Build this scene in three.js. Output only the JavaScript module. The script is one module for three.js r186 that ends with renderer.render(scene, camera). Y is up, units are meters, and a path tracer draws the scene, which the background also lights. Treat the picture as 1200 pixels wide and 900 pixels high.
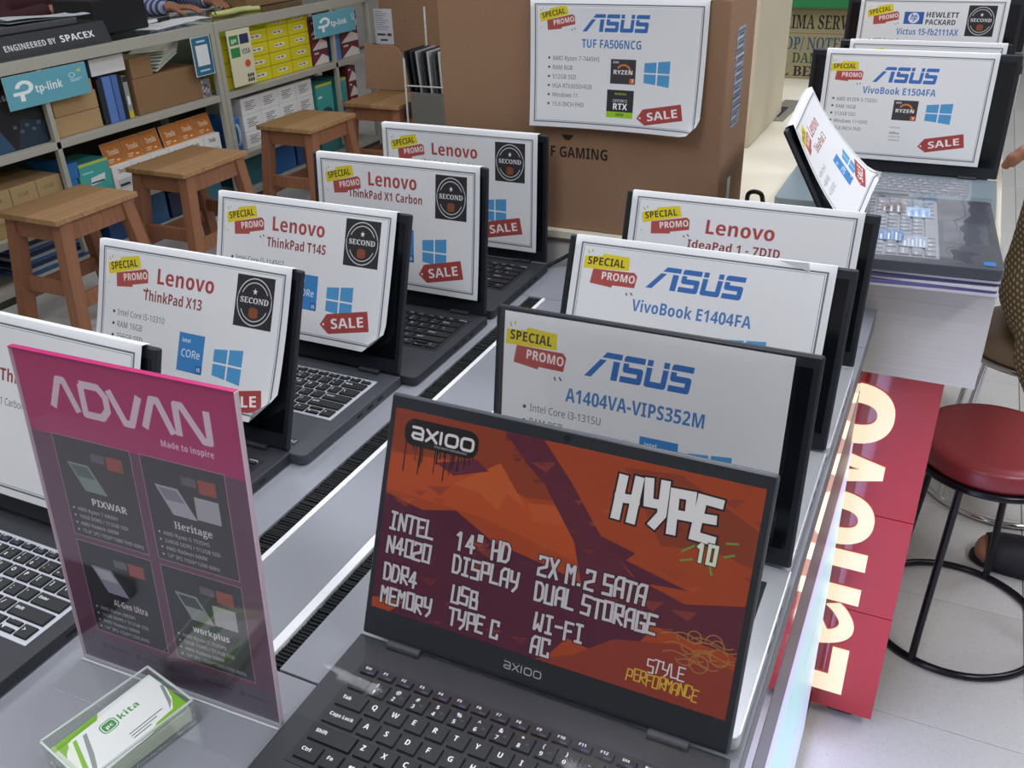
import * as THREE from 'three';
import { RoundedBoxGeometry } from 'three/addons/geometries/RoundedBoxGeometry.js';
import { MarchingCubes } from 'three/addons/objects/MarchingCubes.js';
import { RectAreaLightUniformsLib } from 'three/addons/lights/RectAreaLightUniformsLib.js';
import { mergeGeometries } from 'three/addons/utils/BufferGeometryUtils.js';
import { FontLoader } from 'three/addons/loaders/FontLoader.js';
import { TextGeometry } from 'three/addons/geometries/TextGeometry.js';

// ------------------------------------------------------------------ camera, light, exposure
const scene = new THREE.Scene();
const renderer = new THREE.WebGLRenderer();
renderer.toneMapping = THREE.LinearToneMapping;
renderer.toneMappingExposure = 1.02;
renderer.shadowMap.enabled = true;
RectAreaLightUniformsLib.init();
scene.background = new THREE.Color(0x000000);

const EYE = new THREE.Vector3(0, 1.5, 0), FOCAL = 1067.386;
const camera = new THREE.PerspectiveCamera(45.72, 4 / 3, 0.02, 60);
{
  const cx = new THREE.Vector3(0.90248441, -0.03288445, -0.42946538), cy = new THREE.Vector3(-0.17939629, 0.87778404, -0.44419832), cz = new THREE.Vector3(0.39158507, 0.47792655, 0.78628706);
  camera.position.copy(EYE);
  camera.quaternion.setFromRotationMatrix(new THREE.Matrix4().makeBasis(cx, cy, cz));
}
scene.add(camera);
// a photo pixel as a direction; its distance comes from the plane that the thing touches
function ray(px, py) { return new THREE.Vector3(px - 600, 450 - py, -FOCAL).applyQuaternion(camera.quaternion); }
function atY(px, py, y) { const r = ray(px, py); return r.multiplyScalar((y - EYE.y) / r.y).add(EYE); }
function atX(px, py, x) { const r = ray(px, py); return r.multiplyScalar((x - EYE.x) / r.x).add(EYE); }
function atZ(px, py, z) { const r = ray(px, py); return r.multiplyScalar((z - EYE.z) / r.z).add(EYE); }

const CEIL = 2.9;
const LAMPS = [ // x, z, width (x), length (z), strength
  [-0.45, 0.55, 0.6, 1.2, 7], [-0.45, -1.5, 0.6, 1.2, 7], [-0.45, -3.9, 0.6, 1.2, 7],
  [1.5, -0.6, 0.6, 1.2, 12], [1.5, -3.0, 0.6, 1.2, 11], [1.5, -6.2, 0.6, 1.2, 7],
  [-2.4, -0.6, 0.6, 1.2, 6], [-2.4, -3.0, 0.6, 1.2, 5], [-4.6, -2.2, 0.6, 1.2, 4], [-2.4, -6.4, 0.6, 1.2, 4], [-0.45, -7.6, 0.6, 1.2, 5],
];
const LAMP_COLOR = 0xf4f6ff;

// ------------------------------------------------------------------ helpers
let seed = 7;
const rnd = () => { seed = (seed * 1664525 + 1013904223) >>> 0; return seed / 4294967296; };
const taken = {};
function numbered(n) { const k = taken[n] = (taken[n] ?? -1) + 1; return k ? n + '_' + String(k).padStart(3, '0') : n; }
const shade = (o) => { o.castShadow = o.receiveShadow = true; return o; };
function mesh(name, geo, mat, parent = scene, pos, rot) {
  const m = shade(new THREE.Mesh(geo, mat));
  m.name = parent === scene ? numbered(name) : name;
  if (pos) m.position.set(...pos);
  if (rot) m.rotation.set(...rot);
  parent.add(m);
  return m;
}
function tag(o, label, category, group) { o.userData.label = label; if (category) o.userData.category = category; if (group) o.userData.group = group; return o; }
function thing(name, label, category, pos = [0, 0, 0], turn = 0, group) {
  const g = new THREE.Group(); g.name = numbered(name); g.position.set(...pos); g.rotation.y = turn; scene.add(g);
  return tag(g, label, category, group);
}
function structure(o) { o.userData.kind = 'structure'; return o; }
const rb = (w, h, d, r = 0.002, s = 2) => new RoundedBoxGeometry(w, h, d, s, Math.min(r, w * 0.49, h * 0.49, d * 0.49));
const bx = (w, h, d) => new THREE.BoxGeometry(w, h, d);
function tube(points, r, seg = 24, closed = false, radial = 8) {
  return new THREE.TubeGeometry(new THREE.CatmullRomCurve3(points.map((p) => p.isVector3 ? p : new THREE.Vector3(...p)), closed, 'centripetal'), seg, r, radial, closed);
}
function bar(a, b, r, radial = 10) { return tube([a, b], r, 1, false, radial); }
function std(color, roughness = 0.6, more = {}) { return new THREE.MeshStandardMaterial({ color, roughness, ...more }); }
function phys(color, roughness, more = {}) { return new THREE.MeshPhysicalMaterial({ color, roughness, ...more }); }
function canvas(w, h, draw) { const c = document.createElement('canvas'); c.width = w; c.height = h; const g = c.getContext('2d'); draw(g, w, h); return c; }
function tex(w, h, draw, srgb = true) { const t = new THREE.CanvasTexture(canvas(w, h, draw)); if (srgb) t.colorSpace = THREE.SRGBColorSpace; t.anisotropy = 8; t.wrapS = t.wrapT = THREE.RepeatWrapping; return t; }
const printed = (w, h, draw, roughness = 0.6, more = {}) => std(0xffffff, roughness, { map: tex(w, h, draw), ...more });
function speckle(g, w, h, n, colors, s0 = 1, s1 = 3, alpha = 0.2) { g.globalAlpha = alpha; for (let i = 0; i < n; i++) { g.fillStyle = colors[i % colors.length]; g.fillRect(rnd() * w, rnd() * h, s0 + rnd() * (s1 - s0), s0 + rnd() * (s1 - s0)); } g.globalAlpha = 1; }
function fit(g, s, x, y, w, h, font, color, align = 'left') { // text squeezed into a box: x, y top left, h cap height
  g.save(); g.font = font.replace('#', Math.round(h * 1.38)); g.fillStyle = color; g.textBaseline = 'alphabetic';
  const m = g.measureText(s).width; g.translate(align === 'center' ? x - w / 2 : x, y + h); g.scale(w / m, 1); g.fillText(s, 0, 0); g.restore();
}
function poly(g, pts, color) { g.fillStyle = color; g.beginPath(); pts.forEach(([x, y], i) => i ? g.lineTo(x, y) : g.moveTo(x, y)); g.closePath(); g.fill(); }

// ------------------------------------------------------------------ materials
const fleck = tex(256, 256, (g, w, h) => { g.fillStyle = '#f4f4f4'; g.fillRect(0, 0, w, h); speckle(g, w, h, 2600, ['#ffffff', '#dcdcdc', '#e6e6e6'], 1, 3, 0.5); });
const kraftTex = (base, dark) => tex(256, 256, (g, w, h) => { g.fillStyle = base; g.fillRect(0, 0, w, h); speckle(g, w, h, 2600, [dark, '#ffffff', base], 1, 6, 0.035); g.globalAlpha = 0.05; g.fillStyle = dark; for (let y = 0; y < h; y += 5) g.fillRect(0, y, w, 2); g.globalAlpha = 1; });
const woodTex = (base, dark, light) => tex(256, 512, (g, w, h) => {
  g.fillStyle = base; g.fillRect(0, 0, w, h);
  for (let i = 0; i < 170; i++) { const x = rnd() * w, a = rnd() * 7, p = rnd() * 6; g.strokeStyle = i % 3 ? dark : light; g.globalAlpha = 0.05 + rnd() * 0.16; g.lineWidth = 0.6 + rnd() * 3; g.beginPath(); for (let y = 0; y <= h; y += 16) g.lineTo(x + Math.sin(y / 90 + p) * a, y); g.stroke(); }
  g.globalAlpha = 1;
});
const M = {
  paper: std(0xe8e9ea, 0.85),
  tableGrey: phys(0x90939a, 0.42),
  alu: std(0xc9cbcd, 0.32, { metalness: 0.85 }),
  aluPale: std(0xb4b3a6, 0.5, { metalness: 0.25 }),
  white: std(0xe4e4e2, 0.45),
  stripWhite: phys(0xf4f5f6, 0.3),
  mirror: std(0xb2acb4, 0.04, { metalness: 1 }),
  darkStrip: std(0x6a6672, 0.35, { metalness: 0.3 }),
  brush: std(0x17181a, 0.9),
  blackPlastic: phys(0x24262c, 0.5),
  blackMatte: std(0x141518, 0.8),
  thinkDeck: phys(0x2e3036, 0.55),
  slateDeck: phys(0x42444b, 0.5),
  bezel: phys(0x22242b, 0.3),
  screenOff: phys(0x0c0d12, 0.12),
  silverTray: std(0xc6cad0, 0.45, { metalness: 0.3 }),
  darkTray: std(0x1a1b1e, 0.7),
  chrome: std(0xdcdde0, 0.12, { metalness: 1 }),
  blackChrome: std(0x1c1a22, 0.2, { metalness: 0.4 }),
  cable: std(0x111113, 0.55),
  kraft: std(0xffffff, 0.85, { map: kraftTex('#9c795d', '#6b4a30') }),
  kraftDull: std(0xffffff, 0.85, { map: kraftTex('#8a6a49', '#4e351f') }),
  kraftPale: std(0xffffff, 0.85, { map: kraftTex('#b29468', '#6a4a2a') }),
  cream: std(0xded8c4, 0.5),
  skin: phys(0xa9755a, 0.55, { sheen: 0.2 }),
};
M.whiteWood = std(0xffffff, 0.5, { map: tex(512, 256, (g, w, h) => { g.fillStyle = '#d4d0c8'; g.fillRect(0, 0, w, h); for (let i = 0; i < 90; i++) { const y = rnd() * h; g.strokeStyle = i % 2 ? '#b9b3ab' : '#e6e3dd'; g.globalAlpha = 0.25; g.lineWidth = 0.5 + rnd() * 2; g.beginPath(); for (let x = 0; x <= w; x += 20) g.lineTo(x, y + Math.sin(x / 80 + i) * 3); g.stroke(); } g.globalAlpha = 1; }) });
const WOOD = [woodTex('#a9835a', '#5c3b1c', '#d8b684'), woodTex('#97734a', '#4a2e14', '#c39c68'), woodTex('#8a5a34', '#4c2c14', '#a8744a')].map((t) => std(0xffffff, 0.5, { map: t }));
const WOODDARK = [woodTex('#966446', '#5a3626', '#b88a6a'), woodTex('#8f5f42', '#543222', '#ae8060')].map((t) => std(0xffffff, 0.55, { map: t }));

// ------------------------------------------------------------------ the room
const FX0 = -6.2, FX1 = 4.2, FZ0 = -11, FZ1 = 2.6;
{
  const grout = std(0x77736c, 0.9);
  const floor = structure(mesh('floor', bx(FX1 - FX0, 0.2, FZ1 - FZ0), grout, scene, [(FX0 + FX1) / 2, -0.1025, (FZ0 + FZ1) / 2]));
  tag(floor, 'pale glossy floor laid with large square tiles and thin dark joints');
  const tile = rb(0.3975, 0.012, 0.3975, 0.0015, 1);
  const tones = [0xd3d1cd, 0xd7d5d1, 0xcfcdc8].map((c) => phys(c, 0.22, { map: fleck }));
  const zj = -1.888, xj = 0.335; // joints seen at z -1.888 and -1.491
  for (let i = -8; i < 5; i++) for (let j = -14; j < 3; j++) {
    const x = xj + (i + 0.5) * 0.4, z = zj + (j + 0.5) * 0.3985;
    mesh('tile', tile, tones[Math.floor(rnd() * 3)], floor, [x - floor.position.x, 0.0965, z - floor.position.z]);
  }
  const far = mesh('tile_field', mergeGeometries((() => { const out = []; for (let i = -16; i < 9; i++) for (let j = -22; j < 11; j++) { if (i >= -8 && i < 5 && j >= -14 && j < 3) continue; const x = xj + (i + 0.5) * 0.4, z = zj + (j + 0.5) * 0.3985; if (x < FX0 || x > FX1 || z < FZ0 || z > FZ1) continue; const b = bx(0.3975, 0.012, 0.3975); b.translate(x - floor.position.x, 0.0965, z - floor.position.z); out.push(b); } return out; })()), tones[0], floor);
  far.userData.kind = 'stuff';
  const wallMat = std(0xd9d8d2, 0.8), ceilMat = std(0xe6e5e0, 0.9);
  structure(tag(mesh('ceiling', bx(FX1 - FX0 + 0.4, 0.15, FZ1 - FZ0 + 0.4), ceilMat, scene, [(FX0 + FX1) / 2, CEIL + 0.1, (FZ0 + FZ1) / 2]), 'plain white ceiling over the shop'));
  structure(tag(mesh('wall_back', bx(FX1 - FX0 + 0.4, CEIL + 0.2, 0.15), wallMat, scene, [(FX0 + FX1) / 2, CEIL / 2, FZ0 - 0.075]), 'plain off-white wall at the far end of the shop'));
  structure(tag(mesh('wall_front', bx(FX1 - FX0 + 0.4, CEIL + 0.2, 0.15), wallMat, scene, [(FX0 + FX1) / 2, CEIL / 2, FZ1 + 0.075]), 'plain off-white wall opposite the display table'));
  structure(tag(mesh('wall_left', bx(0.15, CEIL + 0.2, FZ1 - FZ0 + 0.1), wallMat, scene, [FX0 - 0.075, CEIL / 2, (FZ0 + FZ1) / 2]), 'plain off-white wall behind the glass counters'));
  structure(tag(mesh('wall_right', bx(0.15, CEIL + 0.2, FZ1 - FZ0 + 0.1), wallMat, scene, [FX1 + 0.075, CEIL / 2, (FZ0 + FZ1) / 2]), 'plain off-white wall beside the aisle'));
  for (const [x, z, w, l, s] of LAMPS) {
    const t = thing('ceiling_light', 'flat white rectangular panel light in the ceiling', 'ceiling light', [x, CEIL, z], 0, 'ceiling panel lights');
    mesh('frame', rb(w + 0.04, 0.05, l + 0.04, 0.004), M.white, t, [0, 0, 0]);
    mesh('diffuser', bx(w, 0.006, l), std(0xffffff, 0.5, { emissive: LAMP_COLOR, emissiveIntensity: 1.6 }), t, [0, -0.029, 0]);
    const a = new THREE.RectAreaLight(LAMP_COLOR, s, w, l); a.position.set(0, -0.036, 0); a.rotation.x = -Math.PI / 2; t.add(a);
  }
}

// ------------------------------------------------------------------ display table
const T = 0.91, EDGE = -0.063, TZ0 = -1.4, TZ1 = 0.05, TX0 = -1.1;
{
  const t = thing('display_table', 'long grey display table with brush strips in its top and a glowing side panel', 'table');
  const zc = (TZ0 + TZ1) / 2, zl = TZ1 - TZ0;
  const slab = (name, x0, x1, z0, z1, y0, y1, mat, r = 0.001) => mesh(name, rb(x1 - x0, y1 - y0, z1 - z0, r, 1), mat, t, [(x0 + x1) / 2, (y0 + y1) / 2, (z0 + z1) / 2]);
  slab('tabletop_core', TX0, EDGE - 0.003, TZ0, TZ1, 0.872, T - 0.008, M.darkStrip);
  const GZ = -1.255, GN = -0.425; // far and near end of the cable grooves
  slab('top_panel', TX0, -0.5872, GZ + 0.0008, GN - 0.0007, T - 0.008, T, M.tableGrey);
  slab('top_panel', -0.556, -0.4755, GZ + 0.0008, GN - 0.0007, T - 0.008, T, M.tableGrey);
  slab('top_panel', -0.449, EDGE, GZ + 0.0008, -0.4262, T - 0.008, T, M.tableGrey);
  slab('top_panel', TX0, EDGE, GN + 0.0007, TZ1, T - 0.008, T, M.tableGrey);
  slab('top_panel', TX0, EDGE, TZ0, GZ - 0.0008, T - 0.008, T, M.tableGrey);
  slab('light_strip', -0.563, -0.5565, GZ + 0.002, GN - 0.001, T - 0.006, T + 0.0012, M.stripWhite);
  slab('light_strip', -0.475, -0.4645, GZ + 0.002, GN - 0.001, T - 0.006, T + 0.0012, M.stripWhite);
  for (const [x0, x1] of [[-0.5868, -0.5634], [-0.4641, -0.4494]]) {
    const parts = [bx(x1 - x0, 0.002, GN - GZ - 0.004).translate((x0 + x1) / 2, T - 0.007, (GN + GZ) / 2)];
    for (let z = GZ + 0.004; z < GN - 0.004; z += 0.0042) { const b = bx(x1 - x0 - 0.001, 0.003, 0.0026); b.rotateX((rnd() - 0.5) * 0.5); b.translate((x0 + x1) / 2, T - 0.0045 + rnd() * 0.0012, z); parts.push(b); }
    mesh('brush_strip', mergeGeometries(parts), M.brush, t).userData.label = 'black bristle brush covering a cable groove';
  }
  slab('edge_band', EDGE - 0.003, EDGE + 0.0004, TZ0, TZ1, 0.874, T - 0.0005, std(0x5f626a, 0.4));
  slab('mirror_band', EDGE - 0.003, EDGE, TZ0 + 0.1, TZ1, 0.814, 0.873, M.mirror).userData.label = 'polished metal band that mirrors the red sign';
  slab('dark_band', EDGE - 0.003, EDGE + 0.0004, TZ0 + 0.09, TZ1, 0.682, 0.8135, M.darkStrip);
  slab('side_panel', TX0, TX0 + 0.02, TZ0, TZ1, 0, 0.872, M.tableGrey);
  slab('end_panel', TX0 + 0.02, EDGE - 0.03, TZ0, TZ0 + 0.02, 0, 0.872, M.tableGrey);
  slab('end_panel', TX0 + 0.02, EDGE - 0.03, TZ1 - 0.02, TZ1, 0, 0.872, M.tableGrey);
  slab('frame', EDGE - 0.03, EDGE - 0.004, TZ0 + 0.02, TZ1, 0, 0.872, M.alu);
  const glow = tex(1024, 512, (g, w, h) => {
    g.fillStyle = '#cfe0ff'; g.fillRect(0, 0, w, h);
    g.fillStyle = '#bfeaf6'; g.fillRect(0, 60, w, 250); g.fillStyle = '#d9d6ff'; g.fillRect(0, 0, w, 30);
    for (let i = 0; i < 60; i++) { g.fillStyle = ['#8fb4c8', '#6fae9c', '#a7c6ee', '#d0789a'][i % 4]; g.globalAlpha = 0.5; g.fillRect(rnd() * w, 80 + Math.floor(rnd() * 9) * 42, 8 + rnd() * 40, 7); }
    g.globalAlpha = 1;
  });
  const lbz = [TZ0 + 0.02, TZ1];
  const lb = slab('light_panel', EDGE - 0.003, EDGE + 0.0004, lbz[0], lbz[1], 0.005, 0.681, std(0x808080, 0.35, { map: glow, emissive: 0xffffff, emissiveMap: glow, emissiveIntensity: 0.72 }));
  lb.userData.label = 'glowing bluish white panel with small print';
  const a = new THREE.RectAreaLight(0xc4c6ff, 2.4, lbz[1] - lbz[0], 0.66); a.position.set(EDGE + 0.012, 0.35, (lbz[0] + lbz[1]) / 2); a.rotation.y = -Math.PI / 2; a.lookAt(1, 0.35, (lbz[0] + lbz[1]) / 2); a.rotateY(0); t.add(a);
}

// ------------------------------------------------------------------ cream counter behind the table, with the lit sign under it
const C = 0.967, CX0 = -0.86, CX1 = 0.0965, CZ0 = -2.98, CZ1 = -1.42;
{
  const t = thing('cream_counter', 'cream counter with a pale wood-grained front behind the grey display table', 'counter');
  mesh('countertop', rb(CX1 - CX0, 0.02, CZ1 - CZ0, 0.002), M.cream, t, [(CX0 + CX1) / 2, C - 0.01, (CZ0 + CZ1) / 2]);
  mesh('front_panel', rb(CX1 - CX0 - 0.001, C - 0.02 - 0.79, 0.018, 0.001), M.whiteWood, t, [(CX0 + CX1) / 2, (C - 0.02 + 0.79) / 2, CZ1 - 0.01]);
  mesh('edge_profile', rb(CX1 - CX0, 0.006, 0.004, 0.001), std(0x5a5550, 0.4), t, [(CX0 + CX1) / 2, C - 0.016, CZ1 + 0.0015]);
  mesh('back_panel', rb(CX1 - CX0, C - 0.02, 0.018, 0.001), M.whiteWood, t, [(CX0 + CX1) / 2, (C - 0.02) / 2, CZ0 + 0.012]);
  mesh('side_panel', rb(0.018, C - 0.02, CZ1 - CZ0 - 0.06, 0.001), M.whiteWood, t, [CX0 + 0.012, (C - 0.02) / 2, (CZ0 + CZ1) / 2]);
  mesh('divider', rb(0.018, C - 0.02, CZ1 - CZ0 - 0.08, 0.001), M.whiteWood, t, [-0.26, (C - 0.02) / 2, (CZ0 + CZ1) / 2]);
  mesh('leg', rb(0.03, C - 0.02, 0.03, 0.003), M.alu, t, [CX1 - 0.03, (C - 0.02) / 2, CZ0 + 0.05]);
  const slot = mesh('cable_port', rb(0.05, 0.003, 0.25, 0.001), std(0x9c988c, 0.35, { metalness: 0.6 }), t, [-0.418, C + 0.0015, -2.49], [0, -0.03, 0]);
  mesh('opening', rb(0.024, 0.001, 0.12, 0.0004), M.blackMatte, slot, [-0.006, 0.002, 0.03]);
}
{
  const SZ = -1.4312, y0 = 0.026, y1 = 0.787, x1 = 0.054, x0 = -0.235;
  const t = thing('lit_sign', 'upright red acrylic sign with glowing white letters running upward beside the table', 'sign');
  const red = phys(0xb01226, 0.08, { clearcoat: 1, clearcoatRoughness: 0.03 }), cuts = [y0, atZ(1050, 729, SZ).y, atZ(1063, 613, SZ).y, y1];
  for (let i = 0; i < 3; i++) mesh('panel', rb(x1 - x0, cuts[i + 1] - cuts[i] - 0.0009, 0.03, 0.0012), red, t, [(x0 + x1) / 2, (cuts[i] + cuts[i + 1]) / 2, SZ - 0.0155]);
  const font = await new FontLoader().loadAsync('fonts/droid/droid_sans_bold.typeface.json');
  const lit = std(0x9a8f7c, 0.3, { emissive: 0xffeccb, emissiveIntensity: 0.84 });
  // baseline at x = -0.008, the word runs up; spans measured on the sign
  for (const [ch, a, b, h] of [['L', 0.073, 0.188, 0.175], ['e', 0.19, 0.298, 0.128], ['n', 0.303, 0.421, 0.128], ['o', 0.434, 0.547, 0.128], ['v', 0.553, 0.645, 0.128], ['o', 0.65, 0.764, 0.128]]) {
    const g = new TextGeometry(ch, { font, size: 0.1, depth: 0.004, curveSegments: 10 });
    if (ch === 'e') g.rotateZ(0.42);
    g.computeBoundingBox(); const bb = g.boundingBox; g.translate(-bb.min.x, -bb.min.y, 0); g.scale((b - a) / (bb.max.x - bb.min.x), h / (bb.max.y - bb.min.y), 1);
    g.rotateZ(Math.PI / 2); g.translate(-0.008, a, SZ);
    mesh('letter', g, lit, t);
  }
  mesh('foot', rb(0.05, 0.024, 0.05, 0.003), M.blackMatte, t, [x0 + 0.06, 0.014, SZ - 0.03]);
  mesh('foot', rb(0.05, 0.024, 0.04, 0.003), M.blackMatte, t, [x1 - 0.06, 0.014, SZ - 0.04]);
  const a = new THREE.RectAreaLight(0xffe9cc, 0.5, 0.12, 0.66); a.position.set(-0.07, 0.42, SZ + 0.012); a.lookAt(-0.07, 0.42, 1); t.add(a);
}

// ------------------------------------------------------------------ printed price sheets
function star(g, x, y, r, c) { g.fillStyle = c; g.beginPath(); for (let i = 0; i < 10; i++) { const a = -Math.PI / 2 + i * Math.PI / 5, q = i % 2 ? r * 0.42 : r; g.lineTo(x + Math.cos(a) * q, y + Math.sin(a) * q); } g.fill(); }
function promo(g, x, y, s, turn = -0.08) {
  g.save(); g.translate(x, y + 8); g.rotate(turn); g.scale(s, s);
  poly(g, [[2, 30], [60, 18], [62, 8], [150, 0], [158, 44], [6, 72]], '#e2d026');
  poly(g, [[40, 66], [178, 46], [190, 56], [190, 96], [116, 106], [116, 114], [40, 116]], '#b0504a');
  g.save(); g.rotate(-0.13); fit(g, 'SPECIAL', 8, 30, 128, 27, 'bold #px sans-serif', '#3a2a1c'); g.restore();
  g.save(); g.rotate(-0.11); fit(g, 'PROMO', 62, 76, 116, 26, 'bold #px sans-serif', '#f6e9e6'); g.restore();
  g.strokeStyle = '#5a4040'; g.lineWidth = 4; for (const [a, b, c, d] of [[168, 118, 173, 127], [182, 114, 190, 122], [8, 8, 14, 20], [0, 100, 6, 104], [22, 2, 24, 12]]) { g.strokeStyle = a > 100 ? '#5a4040' : '#c9b64a'; g.beginPath(); g.moveTo(a, b); g.lineTo(c, d); g.stroke(); }
  g.restore();
}
function slantLogo(g, x, y, w, h, c) {
  g.save(); g.translate(x + w * 0.02, y); g.scale(w / 104, h / 24); g.transform(1, 0, -0.12, 1, 3, 0); g.strokeStyle = c; g.fillStyle = c; g.lineWidth = 5.4; g.lineJoin = 'round';
  poly(g, [[-2, 24], [5, 24], [18, 7], [11.5, 7]], c); poly(g, [[13, 5], [17, 0], [33, 0], [33, 5]], c); poly(g, [[25, 7], [31.5, 7], [31.5, 24], [25, 24]], c);
  const path = (p) => { g.beginPath(); p.forEach(([a, b], i) => i ? g.lineTo(a, b) : g.moveTo(a, b)); g.stroke(); };
  path([[56, 2.7], [38, 2.7], [38, 12.4], [53, 12.4], [53, 21.3], [34, 21.3]]);
  path([[61, 0], [61, 21.3], [77, 21.3], [77, 0]]);
  path([[103, 2.7], [85, 2.7], [85, 12.4], [100, 12.4], [100, 21.3], [82, 21.3]]);
  g.fillStyle = '#e8e9ea'; g.fillRect(10, 5.3, 96, 1.5); g.restore();
}
function panes(g, x, y, w, h) {
  const c = '#509cd0', m = w * 0.47, n = h * 0.48;
  poly(g, [[x, y + h * 0.1], [x + m, y + h * 0.04], [x + m, y + n], [x, y + n]], c); poly(g, [[x + w * 0.53, y + h * 0.03], [x + w, y - h * 0.03], [x + w, y + n], [x + w * 0.53, y + n]], c);
  poly(g, [[x, y + h * 0.54], [x + m, y + h * 0.54], [x + m, y + h * 0.96], [x, y + h * 0.9]], c); poly(g, [[x + w * 0.53, y + h * 0.54], [x + w, y + h * 0.54], [x + w, y + h * 1.04], [x + w * 0.53, y + h * 0.97]], c);
}
function secondBadge(g, x, y, w) {
  g.fillStyle = '#2b2a2d'; g.fillRect(x, y, w, w); g.strokeStyle = '#dedede'; g.lineWidth = w * 0.022;
  g.beginPath(); g.arc(x + w / 2, y + w / 2, w * 0.45, 0, 7); g.stroke(); g.lineWidth = w * 0.02;
  for (const [a, b] of [[-2.7, -0.45], [0.45, 2.7]]) { g.beginPath(); g.arc(x + w / 2, y + w / 2, w * 0.37, a, b); g.stroke(); }
  star(g, x + w / 2, y + w * 0.3, w * 0.07, '#e8e8e8'); g.fillStyle = '#2b2a2d'; g.fillRect(x + w * 0.06, y + w * 0.39, w * 0.88, w * 0.17);
  fit(g, 'SECOND', x + w * 0.12, y + w * 0.415, w * 0.76, w * 0.115, 'bold #px serif', '#f0f0f0');
  g.fillStyle = '#8a4a30'; g.beginPath(); g.roundRect(x + w * 0.38, y + w * 0.61, w * 0.24, w * 0.2, w * 0.07); g.fill();
}
function chip(g, kind, x, y, w, h) {
  if (kind === 'core') { g.fillStyle = '#3d86c6'; g.fillRect(x, y, w, h); g.fillStyle = '#1f62a8'; g.fillRect(x + w * 0.74, y + h * 0.78, w * 0.26, h * 0.22); fit(g, 'intel', x + w * 0.12, y + h * 0.13, w * 0.34, h * 0.11, 'bold #px sans-serif', '#dcecf8'); fit(g, 'CORe', x + w * 0.12, y + h * 0.42, w * 0.76, h * 0.2, '#px sans-serif', '#e8f2fa'); fit(g, 'i5', x + w * 0.78, y + h * 0.83, w * 0.16, h * 0.11, 'bold #px sans-serif', '#dcecf8'); }
  if (kind === 'ryzen') { g.fillStyle = '#3c3a3e'; g.fillRect(x, y, w, h); fit(g, 'AMD', x + w * 0.08, y + h * 0.08, w * 0.24, h * 0.09, 'bold #px sans-serif', '#e0e0e0'); g.strokeStyle = '#d8803a'; g.lineWidth = w * 0.07; g.beginPath(); g.arc(x + w * 0.52, y + h * 0.52, w * 0.27, -2.6, 0.2); g.stroke(); g.fillStyle = '#c8622a'; g.fillRect(x + w * 0.76, y + h * 0.76, w * 0.22, h * 0.22); fit(g, 'RYZEN', x + w * 0.1, y + h * 0.44, w * 0.8, h * 0.17, 'bold #px sans-serif', '#f0f0f0'); fit(g, '7', x + w * 0.83, y + h * 0.8, w * 0.1, h * 0.14, 'bold #px sans-serif', '#fff'); }
  if (kind === 'rtx') { g.fillStyle = '#2e2f31'; g.fillRect(x, y, w, h); g.fillStyle = '#9ccc1e'; g.fillRect(x, y + h * 0.78, w, h * 0.22); fit(g, 'NVIDIA', x + w * 0.28, y + h * 0.09, w * 0.45, h * 0.08, 'bold #px sans-serif', '#9fc24a'); fit(g, 'GEFORCE', x + w * 0.22, y + h * 0.33, w * 0.56, h * 0.1, '#px sans-serif', '#e4e4e4'); fit(g, 'RTX', x + w * 0.22, y + h * 0.48, w * 0.56, h * 0.22, 'bold #px sans-serif', '#fff'); fit(g, '3050', x + w * 0.34, y + h * 0.83, w * 0.32, h * 0.1, 'bold #px sans-serif', '#333'); }
  if (kind === 'office') { fit(g, 'Windows', x, y, w * 0.5, h * 0.07, '#px sans-serif', '#777'); fit(g, 'Office', x, y + h * 0.25, w * 0.5, h * 0.12, 'bold #px sans-serif', '#666'); fit(g, 'Home &', x, y + h * 0.45, w * 0.55, h * 0.09, '#px sans-serif', '#777'); fit(g, 'Student', x, y + h * 0.62, w * 0.55, h * 0.09, '#px sans-serif', '#777'); }
}
function saleTag(g, x, y, w, h) {
  g.save(); g.translate(x, y + h * 0.35); g.rotate(-0.2); poly(g, [[0, h * 0.5], [w * 0.16, h * 0.05], [w, h * 0.05], [w, h * 0.95], [w * 0.16, h * 0.95]], '#a8433f');
  g.fillStyle = '#eee'; g.beginPath(); g.arc(w * 0.075, h * 0.5, h * 0.06, 0, 7); g.fill(); fit(g, 'SALE', w * 0.22, h * 0.27, w * 0.7, h * 0.46, 'bold #px sans-serif', '#f3ecec'); g.restore();
}
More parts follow.
